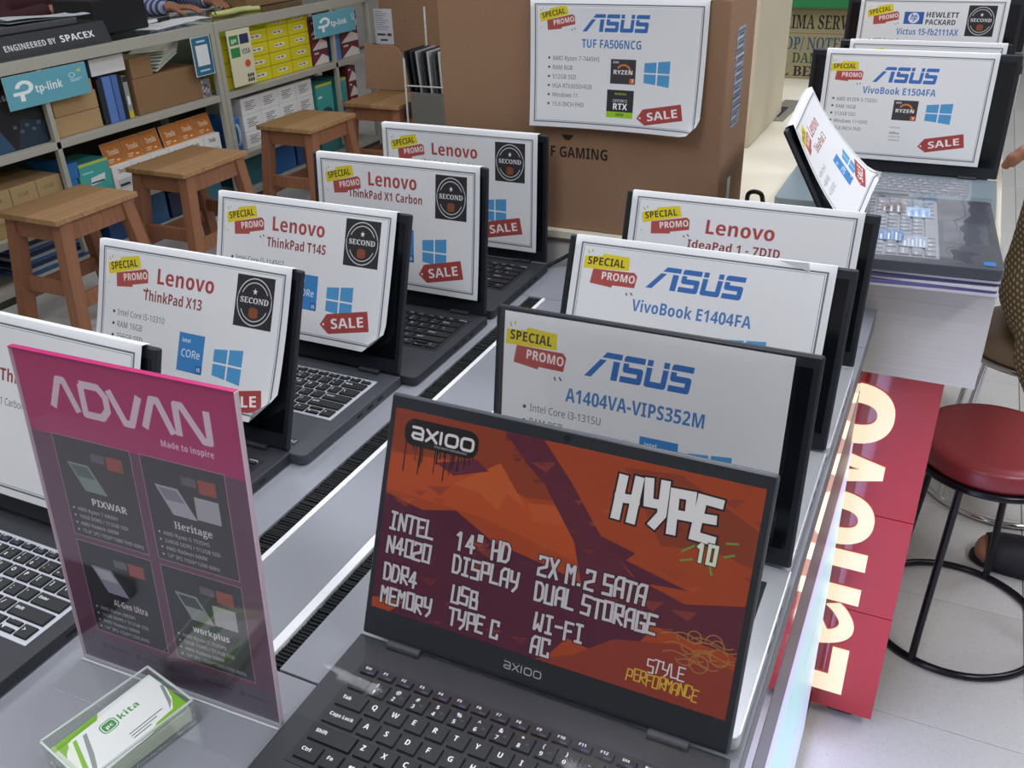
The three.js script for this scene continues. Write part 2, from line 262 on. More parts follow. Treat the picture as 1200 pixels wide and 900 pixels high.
function sheetTexture(o) {
  return tex(900, o.H ?? 576, (g, W, H) => {
    g.fillStyle = '#e8e9ea'; g.fillRect(0, 0, W, H); speckle(g, W, H, 500, ['#ffffff', '#d8d9db'], 2, 8, 0.15);
    const b = o.border ?? 26; if (b) { g.strokeStyle = '#666b74'; g.lineWidth = 6; g.strokeRect(b, b, W - 2 * b, H - 2 * b); g.lineWidth = 1.5; g.strokeRect(b + 8, b + 8, W - 2 * b - 16, H - 2 * b - 16); }
    promo(g, o.promo?.[0] ?? 44, o.promo?.[1] ?? 48, o.promo?.[2] ?? 1.06, o.promo?.[3]);
    const lx = o.logoX ?? 290, ly = o.logoY ?? 78;
    if (o.logo === 'round') fit(g, 'Lenovo', lx, ly, 280, 60, 'bold #px sans-serif', '#ab4542');
    if (o.logo === 'slant') slantLogo(g, lx, ly, 330, 84, '#3a70b8');
    if (o.logo === 'two') { g.fillStyle = '#2f5fae'; g.fillRect(lx, ly, 120, 76); g.fillStyle = '#dfe6f0'; g.beginPath(); g.arc(lx + 60, ly + 38, 34, 0, 7); g.fill(); g.save(); g.transform(1, 0, -0.2, 1, lx + 44, ly + 10); fit(g, 'hp', 0, 0, 42, 40, 'bold #px sans-serif', '#2f5fae'); g.restore(); fit(g, 'HEWLETT', lx + 132, ly - 2, 200, 34, 'bold #px sans-serif', '#2a2c30'); fit(g, 'PACKARD', lx + 132, ly + 44, 188, 34, 'bold #px sans-serif', '#2a2c30'); }
    if (o.logo === 'green') fit(g, 'acer', lx, ly, 260, 60, 'bold #px sans-serif', '#8fb43a');
    fit(g, o.model, o.modelX ?? 250, o.modelY ?? 168, o.modelW ?? 300, o.modelH ?? 40, 'bold #px sans-serif', o.logo === 'round' ? '#8e3e3c' : '#4a7db8');
    (o.bullets ?? []).forEach((s, i) => { const y = (o.bulletY ?? 262) + i * (o.bulletStep ?? 47), x = o.bulletX ?? 88; g.fillStyle = '#44464c'; g.beginPath(); g.arc(x, y + 12, 6, 0, 7); g.fill(); g.font = (o.bulletSize ?? 33) + 'px sans-serif'; g.fillStyle = '#63666d'; g.textBaseline = 'alphabetic'; g.save(); g.translate(x + 18, y + 24); g.scale(0.86, 1); g.fillText(s, 0, 0); g.restore(); });
    if (o.second) { g.save(); g.translate(668, 46); g.scale(1, 1.14); secondBadge(g, 0, 0, 166); g.restore(); }
    for (const [k, x, y, w, h] of o.chips ?? []) chip(g, k, x, y, w, h);
    if (o.win) panes(g, ...o.win);
    if (o.sale) saleTag(g, ...o.sale);
  });
}
// a sheet of paper as a thin bent solid; the front carries the print
function sheetGeo(w, h, bend, fold = 0, cut = 0) {
  const nx = 18, ny = 14 + (fold ? 2 : 0), P = [[], []], th = 0.0007;
  for (let j = 0; j <= ny; j++) for (let i = 0; i <= nx; i++) {
    let u = i / nx, s, y, z, v;
    if (j <= 14) { v = j / 14; y = v * h; z = bend(u, v); } else { v = 1; y = h + 0.0012; z = bend(u, 1) - fold * (j - 14) / 2; }
    let x = (u - 0.5) * w;
    if (cut) { const d = cut - ((1 - u) * w + v * h); if (d > 0) { x -= d * 0.5; y += d * 0.5; z += d * 0.4; } }
    P[0].push([x, y, z, (x / w) + 0.5, Math.min(y / h, 1)]); P[1].push(j > 14 ? [x, y - th, z, 0, 0] : [x, y, z - th, 0, 0]);
  }
  const pos = [], uv = [], ix = [], n = nx + 1; for (const s of P) for (const p of s) { pos.push(p[0], p[1], p[2]); uv.push(p[3], p[4]); }
  const off = P[0].length, front = [], rest = [];
  for (let j = 0; j < ny; j++) for (let i = 0; i < nx; i++) { const a = j * n + i, b = a + 1, c = a + n, d = c + 1; front.push(a, b, d, a, d, c); rest.push(off + a, off + d, off + b, off + a, off + c, off + d); }
  const rim = []; for (let i = 0; i < nx; i++) rim.push([i + 1, i], [ny * n + i, ny * n + i + 1]); for (let j = 0; j < ny; j++) rim.push([j * n, (j + 1) * n], [(j + 1) * n + nx, j * n + nx]);
  for (const [a, b] of rim) rest.push(a, b, off + b, a, off + b, off + a);
  const g = new THREE.BufferGeometry(); g.setAttribute('position', new THREE.Float32BufferAttribute(pos, 3)); g.setAttribute('uv', new THREE.Float32BufferAttribute(uv, 2)); g.setIndex([...front, ...rest]);
  g.addGroup(0, front.length, 0); g.addGroup(front.length, rest.length, 1); g.computeVertexNormals(); return g;
}

// ------------------------------------------------------------------ keyboards: one set of key shapes, one legend print
const U = 0.0186, KEYS = [];
{
  const rows = [
    [0.62, ['Esc', 'F1', 'F2', 'F3', 'F4', 'F5', 'F6', 'F7', 'F8', 'F9', 'F10', 'F11', 'F12', 'Ins', 'Prt', 'Delete'].map((k) => [k, 15 / 16])],
    [1, [...'`1234567890-='].map((k) => [k, 1]).concat([['Back', 2]])],
    [1, [['Tab', 1.5], ...[...'QWERTYUIOP[]'].map((k) => [k, 1]), ['\\', 1.5]]],
    [1, [['Caps Lock', 1.75], ...[...'ASDFGHJKL;\''].map((k) => [k, 1]), ['Enter', 2.25]]],
    [1, [['Shift', 2.25], ...[...'ZXCVBNM,./'].map((k) => [k, 1]), ['Shift', 2.75]]],
    [1, [['Ctrl', 1.25], ['Fn', 1], ['#', 1], ['Alt', 1], ['', 5.25], ['Alt', 1], ['Ctrl', 1.25], ['<', 1.05], ['^v', 1.15], ['>', 1.05]]],
  ];
  let v = 0;
  for (const [h, keys] of rows) {
    let u = 0;
    for (const [k, w] of keys) { if (k === '^v') { KEYS.push(['^', u, v, w, 0.48], ['v', u, v + 0.52, w, 0.48]); } else KEYS.push([k, u, v, w, h]); u += w; }
    v += h;
  }
}
const KW = 15, KH = 5.62;
const SUPER = { 1: '!', 2: '@', 3: '#', 4: '$', 5: '%', 6: '^', 7: '&', 8: '*', 9: '(', 0: ')', '-': '_', '=': '+' };
const legends = (bg, fg, blue) => tex(1500, 562, (g, W, H) => {
  g.fillStyle = bg; g.fillRect(0, 0, W, H);
  for (const [k, u, v, w, h] of KEYS) {
    const x = u * 100, y = v * 100; g.fillStyle = fg; g.textBaseline = 'alphabetic';
    if (k === '#') { for (const [a, b] of [[0, 0], [14, 0], [0, 14], [14, 14]]) g.fillRect(x + 32 + a, y + 36 + b, 12, 12); continue; }
    g.font = (k.length > 1 ? (h < 0.8 ? 'bold 21px' : 'bold 25px') : 'bold 36px') + ' sans-serif';
    if (SUPER[k]) { g.font = 'bold 28px sans-serif'; g.fillText(SUPER[k], x + 28, y + 38); g.fillText(k, x + 26, y + 76); g.fillStyle = blue; g.fillRect(x + 58, y + 44, 14, 12); continue; }
    g.fillText(k, x + 24, y + (h < 0.8 ? 26 : k.length > 1 ? 50 : 54));
    if (h < 0.8 && k.length > 1) { g.fillStyle = blue; g.fillRect(x + 44, y + 36, 30, 12); }
  }
});
const KEYGEO = KEYS.map(([k, u, v, w, h]) => {
  const g0 = 0.0016, x0 = g0, x1 = w * U - g0, z0 = g0, z1 = h * U * 0.98 - g0, t = 0.0007, y = 0.0022;
  const A = [[x0, 0, z0], [x1, 0, z0], [x1, 0, z1], [x0, 0, z1]], B = [[x0 + t, y, z0 + t], [x1 - t, y, z0 + t], [x1 - t, y, z1 - t], [x0 + t, y, z1 - t]];
  const tu = (p) => [(u + p[0] / U) / KW, 1 - (v + p[2] / U) / KH], pos = [], uv = [];
  const quad = (a, b, c, d) => { for (const p of [a, b, c, a, c, d]) { pos.push(...p); uv.push(...tu(p)); } };
  quad(B[3], B[2], B[1], B[0]); for (let i = 0; i < 4; i++) { const j = (i + 1) % 4; const q = [A[j], A[i], B[i], B[j]]; quad(...q); }
  const g = new THREE.BufferGeometry(); g.setAttribute('position', new THREE.Float32BufferAttribute(pos, 3)); g.setAttribute('uv', new THREE.Float32BufferAttribute(uv, 2)); g.computeVertexNormals(); return g;
});
const KEYMAT = { dark: std(0xffffff, 0.6, { map: legends('#17181b', '#c9ccd0', '#2c3248') }), bright: std(0xffffff, 0.55, { map: legends('#1b1d1f', '#f2f3f4', '#363d5c') }), grey: std(0xffffff, 0.5, { map: legends('#8d9097', '#e6e8ea', '#7d86a0') }) };

// a laptop; origin on the hinge line at table level, screen side towards +z
function laptop(o) {
  const { w, d = 0.212, h = 0.015, len = 0.213, tilt = 20, deck = M.thinkDeck, lid = M.blackPlastic, tray = M.darkTray, keys = 'dark' } = o;
  const t = thing('laptop', o.label, 'laptop', o.pos, o.turn ?? 0, o.group);
  const bodyShape = new THREE.Shape(), r = 0.009, x0 = -w / 2, x1 = w / 2, z1 = d;
  bodyShape.moveTo(x0, 0); bodyShape.lineTo(x1, 0); bodyShape.lineTo(x1, -z1 + r); bodyShape.quadraticCurveTo(x1, -z1, x1 - r, -z1); bodyShape.lineTo(x0 + r, -z1); bodyShape.quadraticCurveTo(x0, -z1, x0, -z1 + r); bodyShape.closePath();
  const bg = new THREE.ExtrudeGeometry(bodyShape, { depth: h - 0.0045, bevelEnabled: true, bevelThickness: 0.0015, bevelSize: 0.0015, bevelSegments: 2, curveSegments: 6 }).rotateX(-Math.PI / 2).translate(0, 0.003, 0);
  mesh('base', bg, deck, t);
  for (const [fx, fz] of [[-1, 0.02], [1, 0.02], [-1, d - 0.02], [1, d - 0.02]]) mesh('foot', rb(0.03, 0.003, 0.006, 0.001, 1), M.blackMatte, t, [fx * (w / 2 - 0.04), 0.0015, fz]);
  const kx = -KW * U / 2, kz = o.kz ?? 0.027, ky = h + 0.0001;
  const kb = mesh('keyboard', rb(KW * U + 0.006, 0.0012, KH * U * 0.98 + 0.006, 0.0005, 1), tray, t, [0, ky, kz + KH * U * 0.49]);
  if (o.keyed !== false) KEYS.forEach(([k, u, v], i) => mesh('key', KEYGEO[i], KEYMAT[keys], kb, [kx + u * U, 0.0006, v * U * 0.98 - KH * U * 0.49]));
  const pz = kz + KH * U * 0.98 + 0.01, ph = Math.max(0.02, d - pz - 0.012);
  mesh('touchpad', rb(0.105, 0.0012, ph, 0.0006, 1), o.padMat ?? std(0x2b2c31, 0.4), t, [-0.012, h, pz + ph / 2]);
  for (let i = 0; i < 3; i++) mesh('port', rb(0.001, 0.004, 0.013, 0.0005, 1), M.blackMatte, t, [w / 2 + 0.0012, h * 0.5, 0.05 + i * 0.024]);
  for (let i = 0; i < 2; i++) mesh('hinge', new THREE.CylinderGeometry(0.0045, 0.0045, 0.032, 12).rotateZ(Math.PI / 2), o.hingeMat ?? M.blackPlastic, t, [(i ? 1 : -1) * w * 0.36, h + 0.001, 0.002]);
  const L = new THREE.Group(); L.name = 'lid'; L.position.set(0, h, 0); L.rotation.x = -tilt * Math.PI / 180; t.add(L);
  mesh('shell', rb(w, len, 0.006, 0.003, 2), lid, L, [0, len / 2 + 0.002, -0.003]);
  const bz = o.bezel ?? [0.008, 0.012, 0.02];
  mesh('bezel', rb(w - 0.004, len - 0.004, 0.0016, 0.0007, 1), M.bezel, L, [0, len / 2 + 0.002, 0.0002]);
  const sw = w - 2 * bz[0], sh = len - bz[1] - bz[2];
  const sc = mesh('screen', bx(sw, sh, 0.0006), o.screen ?? M.screenOff, L, [0, 0.002 + bz[2] + sh / 2, 0.0012]);
  mesh('webcam', new THREE.CylinderGeometry(0.0025, 0.0025, 0.0006, 12).rotateX(Math.PI / 2), M.screenOff, L, [0, len - bz[1] / 2 + 0.001, 0.0014]);
  return { t, L, o, w, len, h, tilt, screen: sc };
}
// a price sheet hung over the lid of a laptop: x from the lid's left edge
function hang(lp, left, w, h, texture, label, more = {}) {
  const s = thing('price_sheet', label, 'price sheet', [0, 0, 0], 0, more.group);
  lp.t.updateMatrixWorld(true); lp.L.updateMatrixWorld(true);
  lp.L.matrixWorld.decompose(s.position, s.quaternion, s.scale);
  const ph = more.phase ?? rnd() * 6, amp = more.amp ?? 0.0016;
  const bend = (u, v) => 0.004 + amp * (1 + Math.sin(u * 5 + ph) * Math.cos(v * 4 + ph)) + (more.lift ?? 0.004) * (1 - v) * (1 - v) * (0.4 + u);
  const g = sheetGeo(w, h, bend, more.fold ?? 0.011, more.cut ?? 0);
  mesh('paper', g, [std(0xffffff, more.rough ?? 0.75, { map: texture }), M.paper], s, [-lp.w / 2 + left + w / 2, lp.len + 0.0022 - h + (more.up ?? 0), 0]);
  if (more.sleeve) mesh('clear_sleeve', sheetGeo(w + 0.008, h + 0.004, (u, v) => bend(u, v) + 0.0016 + 0.0006 * Math.sin(u * 23 + v * 9)), [phys(0xffffff, 0.06, { transmission: 1, thickness: 0, ior: 1.3 }), phys(0xffffff, 0.06, { transmission: 1, thickness: 0, ior: 1.3 })], s, [-lp.w / 2 + left + w / 2, lp.len + 0.002 - h - 0.002 + (more.up ?? 0), 0]);
  return s;
}
const SILVER = phys(0xc3c6c9, 0.28, { metalness: 0.45 });
const R = (xr, w) => xr - w / 2;
const roundSheet = (model, bullets, more = {}) => sheetTexture({ logo: 'round', model, bullets, second: true, chips: [['core', 430, 300, 122, 146]], win: [600, 326, 130, 122], sale: [570, 420, 240, 92], ...more });
// left row, from the near end
const GL = 'second hand laptops in the left row', SL = 'price sheets of the left row';
{
  let l = laptop({ w: 0.315, pos: [R(-0.648, 0.315), T, -0.478], tilt: 20, tray: M.silverTray, keys: 'bright', label: 'black laptop with silver-framed keys beside the magenta acrylic stand' });
  hang(l, 0.002, 0.297, 0.19, sheetTexture({ logo: 'round', model: 'ThinkPad', bullets: ['X1 Carbon Gen10'], bulletX: 270, logoX: 486, modelX: 300, modelW: 250 }), 'white laminated price sheet half hidden by the magenta stand', { cut: 0.008 });
  l = laptop({ w: 0.314, pos: [R(-0.643, 0.314), T, -0.693], tilt: 20.9, label: 'black laptop second in the row from the magenta stand' });
  hang(l, 0.003, 0.3, 0.185, roundSheet('ThinkPad X13', ['Intel Core i5-10310', 'RAM 16GB', '256GB SSD'], { modelX: 235, modelW: 285, sale: [600, 462, 232, 88] }), 'white price sheet with bent corner and three bullet lines behind the magenta stand', { cut: 0.035, lift: 0.01 });
  l = laptop({ w: 0.322, pos: [R(-0.622, 0.322), T, -0.907], tilt: 18.2, len: 0.215, tray: M.silverTray, keys: 'bright', deck: M.slateDeck, label: 'slate laptop with silver-framed keys, third in the row from the magenta stand' });
  mesh('deck_print', bx(0.04, 0.0004, 0.011), printed(160, 44, (g, W, H) => { g.fillStyle = '#3a3c42'; g.fillRect(0, 0, W, H); fit(g, 'ThinkPad', 8, 8, 144, 26, 'bold #px sans-serif', '#b9bcc2'); }), l.t, [0.322 / 2 - 0.045, 0.0153, 0.19]);
  hang(l, 0.003, 0.3, 0.19, roundSheet('ThinkPad T14S', ['Intel Core i5-1145G7', 'RAM 16GB', '512GB SSD'], { modelX: 270, modelW: 310 }), 'white price sheet with bent lower corner on the slate laptop', { cut: 0.03, lift: 0.008 });
  l = laptop({ w: 0.31, pos: [R(-0.601, 0.31), T, -1.125], tilt: 7.8, len: 0.222, label: 'black laptop right behind the slate laptop' });
  hang(l, 0.012, 0.288, 0.198, roundSheet('ThinkPad X1 Carbon', ['Intel Core i7', 'RAM 16GB', '512GB SSD'], { modelX: 180, modelW: 420, logoY: 64, modelY: 146, modelH: 38 }), 'white price sheet with red lettering on the laptop right behind the slate one', { lift: 0.003 });
  l = laptop({ w: 0.324, pos: [R(-0.602, 0.324), T, -1.36], tilt: 3.9, len: 0.217, label: 'black laptop next to the big cardboard box, last of the left row' });
  hang(l, 0.006, 0.302, 0.198, roundSheet('ThinkPad L14', ['Intel Core i5', 'RAM 8GB', '256GB SSD']), 'white price sheet next to the big cardboard box', { lift: 0.004 });
}
// right row
const slantSheet = (model, bullets, more = {}) => sheetTexture({ logo: 'slant', model, bullets, promo: [44, 34, 1.1, 0.12], bulletY: 288, chips: [['core', 476, 318, 122, 120]], win: [630, 330, 132, 110], sale: [600, 452, 232, 82], modelX: 222, modelW: 450, modelH: 44, modelY: 212, logoX: 278, ...more });
{
  let l = laptop({ w: 0.318, pos: [R(-0.068, 0.318), T, -0.71], tilt: 10.1, len: 0.211, deck: SILVER, label: 'silver laptop with black lid right behind the orange screen' });
  hang(l, 0.0125, 0.282, 0.186, slantSheet('A1404VA-VIPS352M', ['Intel Core i3-1315U', 'RAM 8GB', '512GB SSD'], { border: 0, promo: [12, 14, 1.14, 0.16], bulletX: 82 }), 'white price sheet in a clear sleeve right behind the orange screen', { sleeve: true, lift: 0.001, amp: 0.0008, up: -0.004, fold: 0 });
  l = laptop({ w: 0.343, pos: [R(-0.07, 0.343), T, -0.93], tilt: 22, len: 0.207, deck: SILVER, label: 'silver laptop with black lid, second behind the orange screen' });
  const sheetE = hang(l, 0.011, 0.31, 0.186, slantSheet('VivoBook E1404FA', ['AMD Ryzen 5', 'RAM 8GB', '512GB SSD'], { bulletY: 340, chips: [['ryzen', 430, 330, 122, 120]], win: [580, 296, 140, 110], modelX: 240, modelW: 420 }), 'white price sheet with blue logo and creased top, second behind the orange screen', { lift: 0.002 });
  { const sh = new THREE.Shape(); sh.moveTo(0, 0); sh.lineTo(0.034, 0.001); sh.lineTo(0.036, -0.009); sh.closePath(); const f = mesh('torn_flap', new THREE.ExtrudeGeometry(sh, { depth: 0.0006, bevelEnabled: false }), M.paper, sheetE); l.L.updateMatrixWorld(true); f.position.set(0.085, l.len + 0.0015, 0.0095); f.rotation.x = 0.3; }
  l = laptop({ w: 0.342, pos: [R(-0.068, 0.342), T, -1.153], tilt: 18.1, len: 0.2, deck: SILVER, label: 'silver laptop with black lid, third behind the orange screen' });
  hang(l, 0.011, 0.312, 0.185, sheetTexture({ logo: 'round', model: 'IdeaPad 1 - 7DID', bullets: ['AMD Ryzen 3', 'RAM 8GB', '256GB SSD'], win: [600, 322, 130, 106], sale: [600, 452, 232, 82], modelX: 250, modelW: 370, logoX: 310, logoY: 92, modelY: 184, modelH: 36, promo: [44, 52, 1.05] }), 'white price sheet with red lettering, third behind the orange screen', { lift: 0.002 });
}

// ------------------------------------------------------------------ the laptop with the orange screen
const STROKES = {
  A: ['0,5 0,1 1,0 3,0 3,5', '0,3 3,3'], B: ['0,5 0,0 2.6,0 2.6,2.3 0,2.4 3,2.6 3,5 0,5'], C: ['3,1 3,0 0,0 0,5 3,5 3,4'], D: ['0,0 2,0 3,1 3,4 2,5 0,5 0,0'], E: ['3,0 0,0 0,5 3,5', '0,2.5 2.4,2.3'], F: ['3,0 0,0 0,5', '0,2.5 2.4,2.3'],
  G: ['3,1 3,0 0,0 0,5 3,5 3,2.8 1.7,2.8'], H: ['0,0 0,5', '3,-0.3 3,5', '0,2.6 3,2.3'], I: ['0.4,0 2.6,0', '1.5,0 1.5,5', '0.4,5 2.6,5'], L: ['0,0 0,5 3,5'], M: ['0,5 0,0 1.5,2 3,0 3,5'], N: ['0,5 0,0 3,5 3,0'],
  O: ['0,0 3,0 3,5 0,5 0,0'], P: ['0,5 0,0 3,0 3,2.8 0,2.8'], R: ['0,5 0,0 3,0 3,2.6 0,2.6 3,5'], S: ['3,0 0,0 0,2.5 3,2.5 3,5 0,5'], T: ['-0.3,0 3.3,0', '1.5,0 1.5,5'], U: ['0,0 0,5 3,5 3,0'], W: ['0,0 0,5 1.5,3.3 3,5 3,0'],
  X: ['0,0 3,5', '3,0 0,5'], Y: ['0,0 0.2,2.7 2.9,2.7', '3,0 2.9,4 1.6,5.4'], 0: ['0,0 3,0 3,5 0,5 0,0'], 1: ['0.4,1 1.6,0 1.6,5'], 2: ['0,0.6 0,0 3,0 3,2.4 0,3.4 0,5 3,5'], 4: ['2.2,5 2.2,0 0,3.4 3.2,3.4'], '-': ['0.3,2.6 2.7,2.5'], '.': ['1,4.8 1.3,4.8'], '"': ['0.6,-0.2 0.5,1.2', '1.9,-0.2 1.8,1.2'],
};
function graffiti(g, s, x, y, h, sx = 0.66, fill = '#cfcbd0', edge = '#261020', lw = 0.84, wob = 0.25) {
  const k = h / 5; let cx = x;
  for (const pass of [0, 1]) {
    cx = x; let q = 11;
    for (const ch of s) {
      q = (q * 37 + ch.charCodeAt(0)) % 101; const dy = (q / 101 - 0.5) * wob * k * 2, rot = (q % 7 - 3) * 0.012 * (wob * 4);
      const adv = (ch === ' ' ? 2.6 : ch === '.' ? 2.2 : ch === '1' ? 3.2 : 3) * sx + (ch === ' ' ? 0 : lw + 0.12);
      if (STROKES[ch]) {
        g.save(); g.translate(cx, y + dy); g.rotate(rot); g.lineJoin = 'miter'; g.miterLimit = 3; g.lineCap = 'square';
        g.strokeStyle = pass ? fill : edge; g.lineWidth = k * (pass ? lw : lw + 0.5);
        for (const st of STROKES[ch]) { g.beginPath(); st.split(' ').forEach((p, i) => { const [a, b] = p.split(',').map(Number); i ? g.lineTo(a * k * sx, b * k) : g.moveTo(a * k * sx, b * k); }); g.stroke(); }
        g.restore();
      }
      cx += adv * k;
    }
  }
  return cx;
}
function roundWord(g, x, y, k, color, lw) { // the rounded brand word, drawn as strokes
  g.save(); g.translate(x, y); g.scale(k, k); g.strokeStyle = color; g.lineWidth = lw; g.lineJoin = 'round'; g.lineCap = 'round';
  const line = (p) => { g.beginPath(); p.forEach(([a, b], i) => i ? g.lineTo(a, b) : g.moveTo(a, b)); g.stroke(); };
  line([[0, 0], [8, 0], [10, 2], [10, 10], [2, 10], [0, 8], [1, 5.4], [10, 5.4]]); line([[14, 0], [24, 10]]); line([[24, 0], [14, 10]]); line([[28, 0], [28, 10]]);
  for (const o of [33, 48]) { g.beginPath(); g.roundRect(o, 0, 11, 10, 3); g.stroke(); }
  g.restore();
}
const orangeArt = tex(1280, 760, (g, W, H) => {
  const X = (u) => u * W, Y = (v) => v * H, blob = (pts, c) => poly(g, pts.map(([u, v]) => [X(u), Y(v)]), c);
  g.fillStyle = '#a8431f'; g.fillRect(0, 0, W, H);
  blob([[0, 0], [0.4, 0], [0.55, 0.25], [0.3, 0.3], [0, 0.2]], '#8f3a20'); blob([[0, 0.22], [0.25, 0.18], [0.6, 0.4], [0.62, 0.52], [0.3, 0.42], [0, 0.4]], '#b94c1f');
  blob([[0.2, 0.3], [0.33, 0.15], [0.42, 0.33], [0.36, 0.28], [0.34, 0.37], [0.28, 0.31]], '#c25a2a'); blob([[0.42, 0.3], [0.5, 0.28], [0.53, 0.36], [0.44, 0.38]], '#c05528');
  blob([[0.33, 0], [0.44, 0], [0.53, 0.16], [0.62, 0.35], [0.72, 0.5], [0.86, 0.56], [1, 0.5], [1, 0.72], [0.84, 0.7], [0.72, 0.68], [0.6, 0.62], [0.56, 0.42], [0.46, 0.2], [0.4, 0.12]], '#5f2036');
  blob([[0, 0.42], [0.12, 0.46], [0.22, 0.42], [0.34, 0.52], [0.5, 0.56], [0.66, 0.62], [0.78, 0.74], [0.72, 0.9], [0.58, 0.86], [0.52, 1], [0.06, 1], [0.1, 0.93], [0, 0.95]], '#551a35');
  blob([[0.66, 0.04], [0.8, 0.02], [1, 0.18], [1, 0.34], [0.9, 0.3], [0.78, 0.34]], '#8b3a24'); blob([[0.62, 0.36], [0.72, 0.4], [0.7, 0.44], [0.86, 0.5], [0.74, 0.52]], '#5a1c34');
  blob([[0.7, 0.8], [0.86, 0.74], [1, 0.78], [1, 1], [0.5, 1], [0.6, 0.93]], '#8f3529'); blob([[0.14, 0.22], [0.26, 0.16], [0.3, 0.2], [0.2, 0.26]], '#64243a');
  for (let i = 0; i < 60; i++) { const u = rnd(), v = rnd(), s = 0.01 + rnd() * 0.03; g.globalAlpha = 0.35; blob([[u, v], [u + s * 1.8, v - s * 0.6], [u + s * 1.2, v + s * 0.8]], ['#c8602c', '#6a2438', '#93391f'][i % 3]); } g.globalAlpha = 1;
  for (let i = 0; i < 40; i++) { const t = rnd(); g.globalAlpha = 0.8; g.fillStyle = '#5f2036'; g.fillRect(X(0.34 + t * 0.3) + (rnd() - 0.5) * 90, Y(t * 0.45) + (rnd() - 0.5) * 60, 6 + rnd() * 26, 3 + rnd() * 12); } g.globalAlpha = 1;
  g.strokeStyle = '#a8703a'; g.lineWidth = 4; for (let i = 0; i < 10; i++) { const x = X(0.8 + rnd() * 0.17), y = Y(0.68 + rnd() * 0.12); g.beginPath(); g.arc(x, y, 10 + rnd() * 22, rnd() * 6, rnd() * 6 + 3); g.stroke(); g.beginPath(); g.moveTo(x - 70, y + 8); g.bezierCurveTo(x - 20, y - 30, x + 20, y + 30, x + 60, y); g.stroke(); }
  // black sprayed plate and word
  g.fillStyle = '#191417'; g.beginPath(); g.roundRect(X(0.035), Y(0.035), X(0.225), Y(0.13), 40); g.fill();
  for (let i = 0; i < 46; i++) g.fillRect(X(0.04 + rnd() * 0.21), Y(0.12), 2 + rnd() * 4, 20 + rnd() * rnd() * 150);
  roundWord(g, X(0.06), Y(0.075), 4.0, '#e6e2e4', 2.6); fit(g, 'STYLE MEETS PERFORMANCE', X(0.13), Y(0.143), X(0.1), 7, '#px sans-serif', '#d8d4d6');
  graffiti(g, 'INTEL', X(0.028), Y(0.505), 62); graffiti(g, 'N4020', X(0.028), Y(0.625), 62); graffiti(g, 'DDR4', X(0.028), Y(0.765), 60); graffiti(g, 'MEMORY', X(0.028), Y(0.88), 60);
  graffiti(g, '14" HD', X(0.235), Y(0.515), 64); graffiti(g, 'DISPLAY', X(0.235), Y(0.63), 62); graffiti(g, 'USB', X(0.245), Y(0.775), 60); graffiti(g, 'TYPE C', X(0.245), Y(0.885), 60);
  graffiti(g, '2X M.2 SATA', X(0.478), Y(0.525), 64); graffiti(g, 'DUAL STORAGE', X(0.478), Y(0.645), 62); graffiti(g, 'WI-FI', X(0.49), Y(0.785), 60); graffiti(g, 'AC', X(0.49), Y(0.895), 60);
  graffiti(g, 'HYPE', X(0.66), Y(0.085), 122, 0.7, '#eceaec', '#241820', 1.25, 0.5);
  g.strokeStyle = '#6f9a3a'; g.lineWidth = 7; for (const [a, b, c, d] of [[0.86, 0.3, 0.83, 0.34], [0.93, 0.26, 0.96, 0.25], [0.9, 0.36, 0.91, 0.41], [0.86, 0.36, 0.83, 0.38], [0.93, 0.32, 0.955, 0.3]]) { g.beginPath(); g.moveTo(X(a), Y(b)); g.lineTo(X(c), Y(d)); g.stroke(); }
  graffiti(g, '10', X(0.868), Y(0.285), 58, 0.6, '#e2ead6', '#2c3a1c', 1.0);
  graffiti(g, 'STYLE', X(0.795), Y(0.835), 44, 0.72, '#e4dfe0', '#7a2e2a', 0.55, 0.6); graffiti(g, 'PERFORMANCE', X(0.75), Y(0.905), 40, 0.66, '#d9b93a', '#8f3529', 0.55, 0.6);
});
